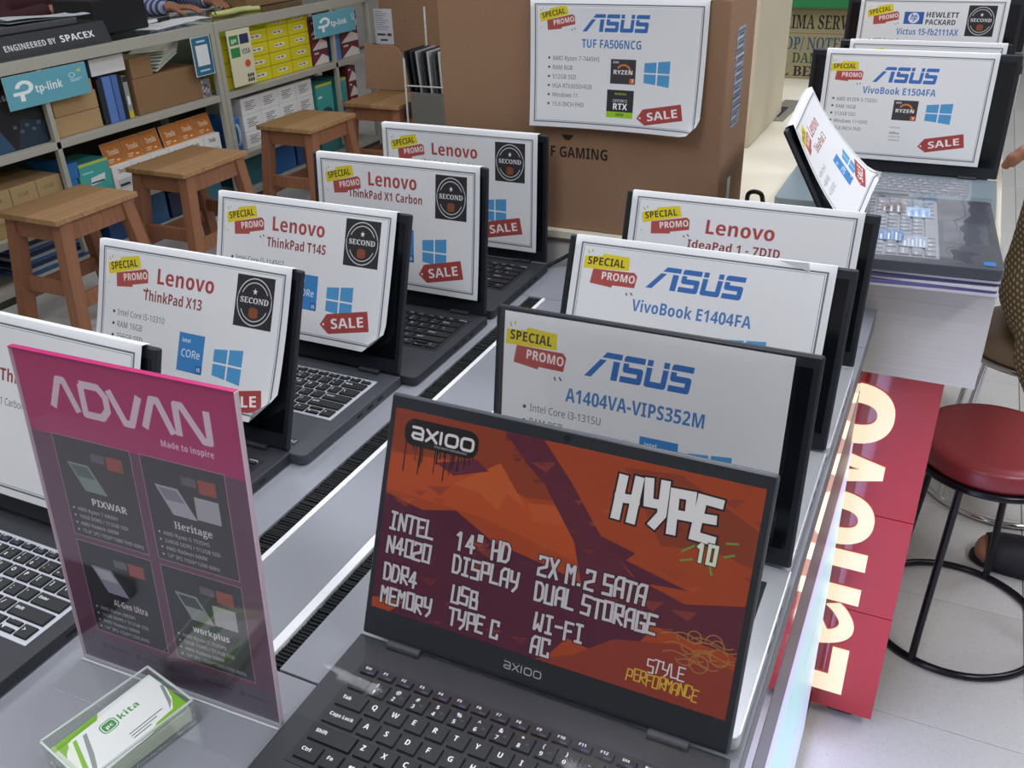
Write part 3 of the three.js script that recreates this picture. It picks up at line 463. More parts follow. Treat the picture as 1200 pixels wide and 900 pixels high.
{
  const w = 0.325;
  const l = laptop({
    w, d: 0.215, len: 0.216, h: 0.0165, tilt: 23.5, pos: [R(-0.07, w), T, -0.477], deck: phys(0x2e2f34, 0.5), lid: phys(0x54575c, 0.4, { metalness: 0.4 }), tray: std(0x2b2c31, 0.7), keys: 'bright', kz: 0.03, bezel: [0.007, 0.012, 0.027], hingeMat: phys(0x3a3b42, 0.5),
    screen: std(0x8a8a8a, 0.22, { map: orangeArt, emissive: 0xffffff, emissiveMap: orangeArt, emissiveIntensity: 0.36 }), label: 'dark laptop showing an orange and maroon graffiti screen',
  });
  mesh('brand_print', bx(0.036, 0.0085, 0.0004), printed(240, 56, (g, W, H) => { g.fillStyle = '#22242b'; g.fillRect(0, 0, W, H); roundWord(g, 10, 10, 3.7, '#a9abb2', 1.6); }, 0.3), l.L, [-0.008, 0.0165, 0.0013]);
  mesh('chip_sticker', rb(0.016, 0.0006, 0.02, 0.0002, 1), printed(96, 120, (g, W, H) => { g.fillStyle = '#2f7cc6'; g.fillRect(0, 0, W, H); g.fillStyle = '#69b7ee'; g.fillRect(4, 70, W - 8, 44); g.strokeStyle = '#fff'; g.lineWidth = 4; g.beginPath(); g.ellipse(48, 40, 36, 20, 0, 0, 7); g.stroke(); fit(g, 'intel', 22, 32, 52, 16, 'bold #px sans-serif', '#fff'); }, 0.3), l.t, [-w / 2 + 0.022, 0.0171, 0.168]).userData.label = 'blue processor sticker';
  // crinkled clear film lying over the keys
  const fx0 = -0.16, fx1 = 0.16, fz0 = 0.006, fz1 = 0.1, nx = 40, nz = 16, g = new THREE.PlaneGeometry(fx1 - fx0, fz1 - fz0, nx, nz).rotateX(-Math.PI / 2), p = g.attributes.position;
  for (let i = 0; i < p.count; i++) { const x = p.getX(i), z = p.getZ(i), left = Math.max(0, -x - 0.1); p.setY(i, 0.0001 * Math.sin(x * 60 + z * 90) + 0.00005 * Math.sin(x * 150 - z * 60) + left * 0.2 * (1 - Math.abs(z) / 0.05)); }
  g.computeVertexNormals();
  tag(mesh('protective_film', g, phys(0xffffff, 0.08, { transmission: 1, thickness: 0, ior: 1.35 }), scene, [l.t.position.x, T + 0.0225, -0.477 + (fz0 + fz1) / 2]), 'clear crinkled film lying over the keys below the orange screen', 'film');
}

// ------------------------------------------------------------------ magenta acrylic stand and the card holder in front of it
{
  const W0 = 0.212, H0 = 0.297, a = new THREE.Vector3(-0.619, T, -0.369), b = new THREE.Vector3(-0.407, T, -0.377);
  const t = thing('acrylic_stand', 'upright clear acrylic stand holding a magenta and black leaflet of laptops', 'leaflet stand', [(a.x + b.x) / 2, T, (a.z + b.z) / 2], 2.2 * Math.PI / 180);
  const art = tex(848, 1188, (g, W, H) => {
    g.fillStyle = '#6b3a55'; g.fillRect(0, 0, W, H); g.fillStyle = '#b8136a'; g.fillRect(0, 0, W, H * 0.235); g.fillStyle = '#57465c'; g.fillRect(0, H * 0.9, W, H * 0.1);
    g.strokeStyle = '#e9cfdf'; g.lineWidth = 25; g.lineJoin = 'round'; const L = (p) => { g.beginPath(); p.forEach(([x, y], i) => i ? g.lineTo(x, y) : g.moveTo(x, y)); g.stroke(); };
    const y0 = 78, y1 = 178; L([[128, y1], [170, y0], [192, y0], [234, y1]]); L([[262, y0], [262, y1], [330, y1], [356, 150], [356, 106], [330, y0], [258, y0]]); L([[372, y0], [420, y1], [446, y1], [490, y0]]); L([[496, y1], [538, y0], [560, y0], [604, y1]]); L([[626, y1], [626, y0], [648, y0], [716, y1], [738, y1], [738, y0]]);
    fit(g, 'Made to inspire', 545, 206, 200, 22, 'bold #px sans-serif', '#ecc9dc');
    const cells = [['PIXWAR', 90, 275, '#3a3234'], ['Heritage', 450, 275, '#352f33'], ['AI-Gen Ultra', 90, 672, '#1d1822'], ['workplus', 450, 672, '#27252b']];
    cells.forEach(([name, x, y, bg], i) => {
      g.fillStyle = bg; g.fillRect(x, y, 320, 375); g.strokeStyle = '#b98aa4'; g.lineWidth = 3; g.strokeRect(x, y, 320, 375);
      poly(g, [[x + 40, y + 92], [x + 130, y + 92], [x + 190, y + 190], [x + 96, y + 190]], ['#8d9a92', '#b9b4c0', '#9a98ac', '#9fa29f'][i]); poly(g, [[x + 52, y + 100], [x + 124, y + 100], [x + 150, y + 140], [x + 76, y + 140]], ['#5d6b66', '#8d8a98', '#c4c3cc', '#3c4a44'][i]);
      if (i % 2) { g.fillStyle = '#b7b3ba'; g.fillRect(x + 190, y + 105, 92, 80); }
      g.fillStyle = '#a8493c'; g.fillRect(x + 214, y + 40, 66, 48); g.fillStyle = '#6a5f66'; g.fillRect(x + 150, y + 42, 56, 30);
      fit(g, name, x + 110 - i % 2 * 20, y + 214, 150, 26, 'bold #px ' + (i === 1 ? 'serif' : 'sans-serif'), i === 2 ? '#e7d9e6' : '#e8e6e8');
      const lines = [['AMD Ryzen 7 6800H', '16GB DDR5 / 512GB SSD', 'AMD Radeon 680M', '15.6" IPS 1920*1080 FHD 60Hz'], ['AMD Ryzen 5 7535HS', '2x8GB DDR5 / 512GB SSD', 'AMD Radeon 660M', '14" IPS 1920*1200 60Hz'], ['AMD Ryzen 6800H', '16GB DDR5 / 512GB SSD', 'AMD Radeon 680M', '14" IPS 1920*1200 FHD'], ['AMD Ryzen 5 7535HS', '16GB DDR5 / 512GB SSD', 'AMD Radeon 660M', '14" IPS 1920*1200 FHD 60Hz']][i];
      lines.forEach((s, k) => { g.fillStyle = '#d9d3d8'; g.beginPath(); g.arc(x + 24, y + 268 + k * 28, 4, 0, 7); g.fill(); g.font = '19px sans-serif'; g.fillText(s, x + 40, y + 275 + k * 28); });
    });
    for (let i = 0; i < 5; i++) { g.fillStyle = '#332c3a'; g.beginPath(); g.arc(110 + i * 150, 1112, 11, 0, 7); g.fill(); g.fillRect(128 + i * 150, 1108, 90, 7); }
  });
  const up = new THREE.Group(); up.name = 'holder'; up.rotation.x = -4.6 * Math.PI / 180; t.add(up);
  mesh('leaflet', rb(W0 - 0.003, H0 - 0.002, 0.0012, 0.0004, 1), [M.paper, M.paper, M.paper, M.paper, std(0xffffff, 0.5, { map: art }), M.paper], up, [0, H0 / 2 + 0.002, 0]);
  const clear = phys(0xffffff, 0.03, { transmission: 1, thickness: 0, ior: 1.49 });
  mesh('front_sheet', rb(W0, H0, 0.0016, 0.0005, 1), clear, up, [0, H0 / 2 + 0.002, 0.0018]);
  mesh('back_sheet', rb(W0, H0, 0.0016, 0.0005, 1), clear, up, [0, H0 / 2 + 0.002, -0.0018]);
  const rim = std(0xd8c4d0, 0.25); for (const s of [-1, 1]) mesh('edge', rb(0.0012, H0, 0.0045, 0.0004, 1), rim, up, [s * W0 / 2, H0 / 2 + 0.002, 0]);
  mesh('edge', rb(W0, 0.0012, 0.005, 0.0004, 1), std(0xc2226f, 0.3), up, [0, H0 + 0.002, 0]);
  mesh('foot_plate', rb(W0, 0.0018, 0.042, 0.0006, 1), clear, t, [0, 0.0009, 0.02]);
  mesh('foot_edge', rb(W0, 0.0019, 0.0014, 0.0004, 1), std(0xdfe0e2, 0.3), t, [0, 0.001, 0.0045]);
}
{
  const t = thing('card_holder', 'small clear plastic box of white and green name cards in front of the magenta stand', 'card holder', [-0.5125, T + 0.0019, -0.3125], -0.2);
  const w = 0.062, d = 0.094, h = 0.024, clear = phys(0xf6f8f7, 0.06, { transmission: 0.96, thickness: 0, ior: 1.45 });
  const wall = (x, z, a, b) => mesh('wall', rb(a, h, b, 0.0008, 1), clear, t, [x, h / 2, z]);
  wall(-w / 2, 0, 0.0016, d); wall(w / 2, 0, 0.0016, d); wall(0, -d / 2, w, 0.0016); wall(0, d / 2, w, 0.0016);
  mesh('base', rb(w, 0.0016, d, 0.0006, 1), clear, t, [0, 0.0008, 0]);
  const rim = std(0xc9d2cc, 0.2); for (const s of [-1, 1]) { mesh('rim', rb(0.002, 0.0014, d + 0.002, 0.0005, 1), rim, t, [s * w / 2, h, 0]); mesh('rim', rb(w + 0.002, 0.0014, 0.002, 0.0005, 1), rim, t, [0, h, s * d / 2]); }
  const stack = []; for (let i = 0; i < 22; i++) { const b = bx(0.0545, 0.00055, 0.0895); b.rotateY((rnd() - 0.5) * 0.02); b.translate((rnd() - 0.5) * 0.001, 0.002 + i * 0.0006, (rnd() - 0.5) * 0.001); stack.push(b); }
  mesh('card_stack', mergeGeometries(stack), printed(64, 64, (g, W, H) => { g.fillStyle = '#dfe6d4'; g.fillRect(0, 0, W, H); g.fillStyle = '#b4cf86'; g.fillRect(0, 0, 8, H); }), t);
  const face = tex(900, 550, (g, W, H) => {
    g.fillStyle = '#eceeea'; g.fillRect(0, 0, W, H); const green = '#7fb92c';
    poly(g, [[0, 0], [420, 0], [380, 60], [150, 62], [60, 160], [0, 300]], green); poly(g, [[0, 420], [120, 70], [180, 70], [60, 440], [0, 550]], '#e8f0d8'); poly(g, [[36, 480], [150, 90], [180, 90], [70, 500]], green); poly(g, [[150, 330], [230, 100], [262, 100], [190, 330], [100, 550], [70, 550]], '#8c9690');
    poly(g, [[900, 550], [560, 550], [640, 490], [800, 480], [860, 380], [900, 240]], green); poly(g, [[900, 200], [840, 400], [780, 470], [810, 400], [880, 180]], '#8c9690');
    g.strokeStyle = '#2f8f3f'; g.lineWidth = 9; g.beginPath(); g.roundRect(340, 130, 130, 120, 40); g.stroke(); g.fillStyle = '#2f8f3f'; g.beginPath(); g.roundRect(354, 144, 102, 92, 26); g.fill(); fit(g, 'pc', 372, 172, 66, 38, 'bold #px sans-serif', '#f2f6ee'); fit(g, 'kita', 486, 150, 190, 66, 'bold #px sans-serif', '#3f9a4a');
    g.fillStyle = '#55595c'; for (let i = 0; i < 3; i++) g.fillRect(450, 400 + i * 30, 300 - i * 70, 10);
  });
  const g = rb(0.055, 0.0008, 0.09, 0.0003, 1);
  mesh('top_card', g, (() => { const side = M.paper, m = std(0xffffff, 0.4, { map: face }); const t2 = face.clone(); t2.center.set(0.5, 0.5); t2.rotation = Math.PI / 2; m.map = t2; return [side, side, m, side, side, side]; })(), t, [0, 0.0165, 0], [0.05, 0, 0]);
}

// ------------------------------------------------------------------ laptops and papers on the cream counter
{
  let l = laptop({ w: 0.365, d: 0.232, h: 0.018, len: 0.222, tilt: 5, pos: [R(0.083, 0.365), C, -1.912], deck: phys(0x8fa0a8, 0.35, { metalness: 0.3 }), tray: std(0x8d97a0, 0.5), keys: 'grey', label: 'silver laptop with black lid on the cream counter behind the sideways laptop' });
  hang(l, 0.028, 0.3, 0.2, sheetTexture({ logo: 'slant', model: 'VivoBook E1504FA', H: 600, bullets: ['AMD RYZEN 5-7320U', 'RAM 16GB', '512GB SSD', 'Windows 11+OHS', '15.6 INCH FHD'], bulletY: 258, bulletStep: 41, bulletSize: 28, bulletX: 70, chips: [['ryzen', 405, 262, 130, 110], ['office', 405, 410, 110, 110]], win: [580, 270, 135, 106], sale: [560, 440, 240, 84], modelX: 225, modelW: 390, modelY: 196, modelH: 38, logoX: 270, logoY: 86, promo: [36, 42, 0.98, 0.1] }), 'white price sheet with blue logo and brown chip badge on the cream counter', { lift: 0.002 });
  // turned sideways, on a pile of leaflets
  const th = 94.1 * Math.PI / 180;
  l = laptop({ w: 0.3235, d: 0.215, h: 0.017, len: 0.2, tilt: 29, pos: [-0.1323, 1.01 - 0.0172, -1.508], turn: th, deck: phys(0x4a4d56, 0.25), tray: std(0x8d929a, 0.5), keys: 'grey', padMat: phys(0x5a5e68, 0.2), label: 'grey laptop turned sideways at the edge of the cream counter' });
  l.t.updateMatrixWorld(true);
  for (const [px, py, c0, c1] of [[1047, 244, '#4a4448', '#7a6a66'], [1076, 250, '#6f9fd0', '#a8bfd8'], [1044, 276, '#8fa6c6', '#5f7fae'], [1072, 284, '#c3cbd6', '#8f9fb4']]) {
    const q = l.t.worldToLocal(atY(px, py, 1.012));
    mesh('spec_sticker', rb(0.05, 0.0006, 0.036, 0.0002, 1), printed(200, 140, (g, W, H) => { g.fillStyle = c1; g.fillRect(0, 0, W, H); for (let i = 0; i < 6; i++) { g.fillStyle = i % 2 ? c0 : '#dfe4ea'; g.fillRect(10, 10 + i * 21, 90 + (i * 53) % 80, 11); } }, 0.3), l.t, [q.x, 0.0206, q.z]);
  }
  mesh('chip_sticker', rb(0.016, 0.0006, 0.016, 0.0002, 1), std(0x2f7cc6, 0.3), l.t, [-0.143, 0.0177, 0.198]);
  hang(l, 0.02, 0.285, 0.19, roundSheet('IdeaPad 3', ['Intel Core i5', 'RAM 8GB', '512GB SSD'], { second: false }), 'white price sheet seen almost edge-on on the sideways laptop', { lift: 0.03, amp: 0.003, cut: 0.02 });
  const nx = 48, nz = 30, g = new THREE.PlaneGeometry(0.33, 0.205, nx, nz).rotateX(-Math.PI / 2), p = g.attributes.position;
  for (let i = 0; i < p.count; i++) { const x = p.getX(i), z = p.getZ(i); p.setY(i, 0.0006 * Math.sin(x * 40 + z * 50) + 0.00015 * Math.sin(x * 140 - z * 90) + 0.0001 * Math.sin(z * 210 + x * 30) + 0.0003 * Math.sin(x * 75 + z * 20)); }
  g.computeVertexNormals();
  const f = mesh('protective_film', g, phys(0xffffff, 0.06, { transmission: 1, thickness: 0, ior: 1.4 }), scene); tag(f, 'crinkled clear film over the sideways grey laptop', 'film');
  f.rotation.y = th; f.position.copy(new THREE.Vector3(0, 0.0227, 0.115).applyAxisAngle(new THREE.Vector3(0, 1, 0), th)).add(l.t.position);
  const piles = [[0xd9d6de, 0.0], [0x6f68a8, 0.02], [0xe2e0e6, -0.03], [0x4c4a7c, 0.03], [0xcfcbd8, -0.01]];
  piles.forEach(([c, r], i) => tag(mesh('leaflet_pad', rb(0.205 - (i % 2) * 0.012, 0.0047, 0.3, 0.001, 1), std(c, 0.6), scene, [-0.018, C + 0.0026 + i * 0.0051, -1.508], [0, 0.07 + r, 0]), ['white pad of leaflets, lowest of the pile under the sideways laptop', 'violet pad of leaflets, second lowest under the sideways laptop', 'white pad of leaflets in the middle of the pile under the sideways laptop', 'dark violet pad of leaflets under the sideways laptop', 'pale lilac pad of leaflets right beneath the sideways laptop'][i], 'leaflets'));
  // behind
  l = laptop({ w: 0.325, d: 0.16, h: 0.016, len: 0.213, tilt: 6, pos: [R(0.068, 0.325), C, -2.115], keyed: false, kz: 0.02, label: 'black laptop between the silver one and the flat white box on the cream counter' });
  hang(l, 0.02, 0.297, 0.19, sheetTexture({ logo: 'round', model: 'IdeaPad Slim 3', bullets: ['Intel Core i3', 'RAM 8GB'], win: [600, 322, 130, 106], sale: [600, 452, 232, 82] }), 'white price sheet peeping out above the one with the brown chip badge', { lift: 0.001 });
  const riser = tag(mesh('riser_box', rb(0.36, 0.045, 0.2, 0.003), M.white, scene, [-0.105, C + 0.0226, -2.24]), 'flat white box', 'box');
  riser.userData.label = 'flat white box under the laptop whose sheet shows a blue square logo';
  l = laptop({ w: 0.36, d: 0.19, h: 0.02, len: 0.225, tilt: 6, pos: [R(0.083, 0.36), C + 0.0455, -2.33], keyed: false, label: 'black laptop whose sheet shows a blue square logo' });
  hang(l, 0.028, 0.302, 0.19, sheetTexture({ logo: 'two', model: 'Victus 15-fb2111AX', bullets: ['AMD Ryzen 5', 'RAM 8GB', '512GB SSD'], second: true, win: [600, 322, 130, 106], sale: [600, 452, 232, 82], modelX: 250, modelW: 380, modelY: 196, logoX: 285, logoY: 92 }), 'white price sheet with a blue square logo and a round dark badge', { lift: 0.001 });
  const riser2 = tag(mesh('riser_box', rb(0.36, 0.11, 0.2, 0.003), M.white, scene, [-0.07, C + 0.0551, -2.6]), 'tall white box at the back of the cream counter', 'box');
  l = laptop({ w: 0.36, d: 0.19, h: 0.02, len: 0.225, tilt: 6, pos: [R(0.11, 0.36), C + 0.1105, -2.69], keyed: false, lid: phys(0x5c1a20, 0.4), label: 'rearmost laptop on the cream counter with a dark red lid edge' });
  hang(l, 0.02, 0.297, 0.19, sheetTexture({ logo: 'green', model: 'Nitro V 15', bullets: ['Intel Core i5'], second: true, win: [600, 322, 130, 106] }), 'rearmost price sheet with pale green lettering', { lift: 0.001 });
}
// the big carton with its sheet
{
  const z1 = -1.432, x0 = -0.828, x1 = -0.33, y1 = 1.347, d = 0.175;
  const t = thing('cardboard_box', 'big brown cardboard box carrying a price sheet on its front', 'box', [(x0 + x1) / 2, C, z1 - d / 2]);
  const w = x1 - x0, h = y1 - C, k = 2000;
  const px = (x, y) => { const p = atZ(x, y, z1); return [(p.x - x0) * k, (y1 - p.y) * k]; };
  const front = tex(Math.round(w * k), Math.round(h * k), (g, W, H) => {
    g.fillStyle = '#9c795d'; g.fillRect(0, 0, W, H); speckle(g, W, H, 6000, ['#6b4a30', '#ffffff'], 1, 8, 0.03);
    g.save(); const [ax, ay] = px(648, 174), [bx2, by] = px(713, 179); fit(g, 'F GAMING', Math.min(ax, bx2) - 12, (ay + by) / 2 - 8, bx2 - ax + 12, 36, 'bold #px sans-serif', '#241a14'); g.restore();
    const [cx, cy] = px(665, 158); poly(g, [[cx - 22, cy], [cx + 22, cy], [cx + 8, cy + 18], [cx - 8, cy + 18]], '#33251b');
    const [dx, dy] = px(632, 118); g.fillStyle = '#2a1f18'; g.fillRect(dx - 6, dy - 40, 14, 60);
  });
  mesh('carton', rb(w, h, d, 0.003), [M.kraft, M.kraft, M.kraft, M.kraft, std(0xffffff, 0.85, { map: front }), M.kraft], t, [0, h / 2, 0]);
  mesh('barcode_label', bx(0.0006, 0.15, 0.055), printed(110, 300, (g, W, H) => { g.fillStyle = '#8d95a2'; g.fillRect(0, 0, W, H); for (let i = 0; i < 34; i++) { g.fillStyle = i % 3 ? '#3a4456' : '#c6ccd4'; g.fillRect(rnd() * 30, i * 9, 60 + rnd() * 50, 3 + rnd() * 4); } }), t, [w / 2 + 0.0004, h * 0.68, 0.012]);
  mesh('tape', bx(0.0005, 0.045, 0.02), std(0xc9c5be, 0.3), t, [w / 2 + 0.0004, h * 0.2, 0.02]);
  const s = thing('price_sheet', 'white price sheet with a black and green chip badge taped to the cardboard box', 'price sheet', [-0.506, y1 - 0.198, z1 + 0.0015]);
  const T2 = sheetTexture({ logo: 'slant', model: 'TUF FA506NCG', H: 636, bullets: ['AMD Ryzen 7-7445HS', 'RAM 8GB', '512GB SSD', 'VGA RTX3050/4GB', 'Windows 11', '15.6 INCH FHD'], bulletX: 100, bulletY: 274, bulletStep: 46, bulletSize: 30, chips: [['ryzen', 425, 282, 130, 120], ['rtx', 412, 432, 140, 138]], win: [598, 284, 130, 118], sale: [565, 492, 236, 88], promo: [44, 34, 0.97], logoX: 272, logoY: 70, modelX: 270, modelW: 310, modelY: 190, modelH: 42 });
  mesh('paper', sheetGeo(0.29, 0.196, (u, v) => 0.002 + 0.018 * Math.pow(1 - v, 2) * (0.5 + u * 0.5) + 0.01 * Math.pow(Math.abs(u - 0.5) * 2, 2) * (1 - v * 0.6), 0.02, 0.022), [std(0xffffff, 0.75, { map: T2 }), M.paper], s);
  const top = thing('closed_laptop', 'closed black laptop lying on top of the big cardboard box', 'laptop', [-0.52, y1 + 0.0035, z1 - d / 2 + 0.005]);
  mesh('base', rb(0.36, 0.012, 0.17, 0.004), M.blackPlastic, top, [0, 0.006, 0]); mesh('lid', rb(0.36, 0.007, 0.17, 0.003), M.blackPlastic, top, [0, 0.016, 0]);
}
{
  const t = thing('cream_carton', 'tall cream carton with a pink printed flap behind the big cardboard box', 'box', [-0.6, C, -2.27]);
  mesh('carton', rb(0.36, 0.42, 0.38, 0.004), std(0xd2c8ae, 0.8), t, [0, 0.21, 0]);
  mesh('pink_label', bx(0.0012, 0.07, 0.2), printed(200, 80, (g, W, H) => { g.fillStyle = '#e08a84'; g.fillRect(0, 0, W, H); g.fillStyle = '#c9403a'; for (let i = 0; i < 6; i++) g.fillRect(8 + i * 32, 14 + (i % 2) * 22, 24, 12); }), t, [0.181, 0.365, 0.08]);
  const b = thing('notice_board', 'olive notice board with large black and blue capital letters', 'sign', [-0.42, C, -2.945]);
  mesh('panel', rb(0.46, 0.2, 0.01, 0.002), [M.kraftPale, M.kraftPale, M.kraftPale, M.kraftPale, printed(920, 400, (g, W, H) => {
    g.fillStyle = '#9a9272'; g.fillRect(0, 0, W, H); g.fillStyle = '#8d5f4a'; g.fillRect(0, 8, W, 5); g.fillRect(0, 140, W, 4); g.fillStyle = '#4b4a86'; g.fillRect(500, 352, 420, 48);
    fit(g, 'TERIMA SERVICE', 172, 40, 560, 76, 'bold #px serif', '#15130f'); fit(g, 'LAPTOP/ NOTEBOOK', 96, 162, 690, 70, 'bold #px serif', '#27506a'); fit(g, 'DAN', 325, 250, 150, 58, 'bold #px serif', '#1f4a2a'); fit(g, 'JUAL BELI', 110, 326, 420, 58, 'bold #px serif', '#15130f');
  }), M.kraftPale], b, [0, 0.1, 0]);
  tag(mesh('green_case', rb(0.42, 0.06, 0.08, 0.006), std(0x1f7a45, 0.5), scene, [-0.4, C + 0.231, -2.94]), 'green plastic case resting on the olive notice board', 'case');
}
// cables
tag(mesh('power_cable', tube([atY(640, 312, T + 0.004), atY(655, 305, T + 0.012), [-0.56, T + 0.03, -1.404], [-0.45, T + 0.058, -1.408], [-0.3, C + 0.004, -1.424], [-0.2, C + 0.004, -1.45]], 0.0035, 40), M.cable), 'black cable running over the edge of the cream counter', 'cable');
tag(mesh('power_cable', tube([[-0.315, C + 0.004, -1.6], [-0.31, C + 0.05, -1.585], [-0.29, C + 0.052, -1.58], [-0.282, C + 0.02, -1.59], [-0.262, C + 0.004, -1.6], [-0.245, C + 0.012, -1.63]], 0.004, 40), M.cable), 'looped black cable beside the big cardboard box', 'cable');

// ------------------------------------------------------------------ wooden stools
function woodStool(x0, x1, z0, z1, h, label) {
  const t = thing('wooden_stool', label, 'stool', [(x0 + x1) / 2, 0, (z0 + z1) / 2]), w = x1 - x0, d = z1 - z0, th = 0.022;
  for (const s of [-1, 1]) mesh('seat_plank', rb(w / 2 - 0.0006, th, d, 0.003), WOOD[s > 0 ? 0 : 1], t, [s * w / 4, h - th / 2, 0]);
  const sx = w / 2 - 0.035, sz = d / 2 - 0.05, ex = 0.025, ez = 0.06, lh = h - th;
  const leg = (fx, fz) => { const g = rb(0.05, lh, 0.055, 0.003), p = g.attributes.position; for (let i = 0; i < p.count; i++) { const k = 0.5 - p.getY(i) / lh; p.setX(i, p.getX(i) + fx * ex * k); p.setZ(i, p.getZ(i) + fz * ez * k); } g.computeVertexNormals(); return g; };
  for (const fx of [-1, 1]) for (const fz of [-1, 1]) mesh('leg', leg(fx, fz), WOODDARK[fx > 0 ? 0 : 1], t, [fx * sx, lh / 2, fz * sz]);
  for (const s of [-1, 1]) {
    mesh('apron', rb(0.018, 0.075, 2 * sz - 0.03, 0.002), WOODDARK[0], t, [s * (sx + 0.008), lh - 0.0385, 0]); mesh('apron', rb(2 * sx - 0.03, 0.075, 0.018, 0.002), WOODDARK[1], t, [0, lh - 0.0385, s * (sz + 0.012)]);
    const y = lh * 0.3, k = 0.7; mesh('stretcher', rb(0.018, 0.06, 2 * (sz + ez * k) - 0.03, 0.002), WOODDARK[1], t, [s * (sx + ex * k), y, 0]); mesh('stretcher', rb(2 * (sx + ex * k) - 0.03, 0.06, 0.018, 0.002), WOODDARK[0], t, [0, y + 0.05, s * (sz + ez * (k - 0.1))]);
  }
  return t;
}
woodStool(-3.285, -2.96, -2.6, -2.195, 0.47, 'brown wooden stool in front of the kraft boxes and the black box');
woodStool(-3.3, -2.96, -3.28, -2.86, 0.47, 'brown wooden stool in front of the orange and white boxes');
woodStool(-3.27, -2.925, -4.12, -3.715, 0.47, 'brown wooden stool in front of the small white boxes');
woodStool(-3.16, -2.79, -4.78, -4.33, 0.47, 'brown wooden stool in front of the kraft board and the wire rack');
tag(mesh('kraft_board', (() => { const s = new THREE.Shape(); s.moveTo(-0.2, 0); s.lineTo(0.13, 0); s.lineTo(0.1, 0.12); s.lineTo(0.03, 0.235); s.lineTo(-0.02, 0.25); s.lineTo(-0.2, 0.25); s.closePath(); return new THREE.ExtrudeGeometry(s, { depth: 0.008, bevelEnabled: true, bevelSize: 0.001, bevelThickness: 0.001, bevelSegments: 1 }); })(), M.kraft, scene, [-3.05, 0.472, -4.72], [-0.12, 0, 0]), 'piece of kraft cardboard with a slanted corner leaning on the stool', 'cardboard');

// ------------------------------------------------------------------ glass-topped counters along the left
const LX = -3.5, LTOP = 0.95;
{
  const unit = (label, z0, z1, dividers, shelves) => {
    const t = thing('glass_counter', label, 'counter'), D = 0.5, al = M.aluPale, zc = (z0 + z1) / 2, L = z0 - z1;
    const piece = (name, x0, x1, y0, y1, za, zb, m = al) => mesh(name, rb(x1 - x0, y1 - y0, za - zb, 0.002, 1), m, t, [(x0 + x1) / 2, (y0 + y1) / 2, (za + zb) / 2]);
    piece('top_rail', LX - 0.03, LX, LTOP - 0.048, LTOP, z0, z1); piece('top_rail', LX - D, LX - D + 0.03, LTOP - 0.048, LTOP, z0, z1);
    piece('top_rail', LX - D + 0.03, LX - 0.03, LTOP - 0.04, LTOP, z0, z0 - 0.03); piece('top_rail', LX - D + 0.03, LX - 0.03, LTOP - 0.04, LTOP, z1 + 0.03, z1);
    piece('glass_top', LX - D + 0.03, LX - 0.03, LTOP - 0.009, LTOP - 0.001, z0 - 0.031, z1 + 0.031, phys(0xdfeee6, 0.03, { transmission: 1, thickness: 0, ior: 1.5 }));
    for (const z of [z0, z1 + 0.03]) for (const x of [LX - 0.03, LX - D]) piece('post', x, x + 0.03, 0.04, LTOP - 0.048, z, z - 0.03);
    for (const z of dividers) piece('divider', LX - 0.03, LX - 0.004, 0.1, LTOP - 0.048, z + 0.012, z - 0.012);
    for (const y of shelves) { piece('shelf', LX - D + 0.02, LX - 0.032, y - 0.02, y, z0 - 0.032, z1 + 0.032); piece('shelf_rail', LX - 0.03, LX - 0.004, y - 0.032, y, z0 - 0.032, z1 + 0.032); }
    piece('back_panel', LX - D, LX - D + 0.01, 0.05, LTOP - 0.05, z0 - 0.032, z1 + 0.032, std(0x6f6a5e, 0.7)); piece('plinth', LX - D + 0.02, LX - 0.02, 0, 0.04, z0, z1, std(0x4a4640, 0.7));
    return t;
  };
  unit('aluminium glass-topped counter with kraft boxes, books and orange boxes on its shelves', -1.75, -3.783, [-2.722], [0.6, 0.27, 0.07]);
  unit('aluminium glass-topped counter with rows of yellow and white boxes on its shelves', -3.787, -5.2, [-4.8], [0.6, 0.27, 0.07]);
}
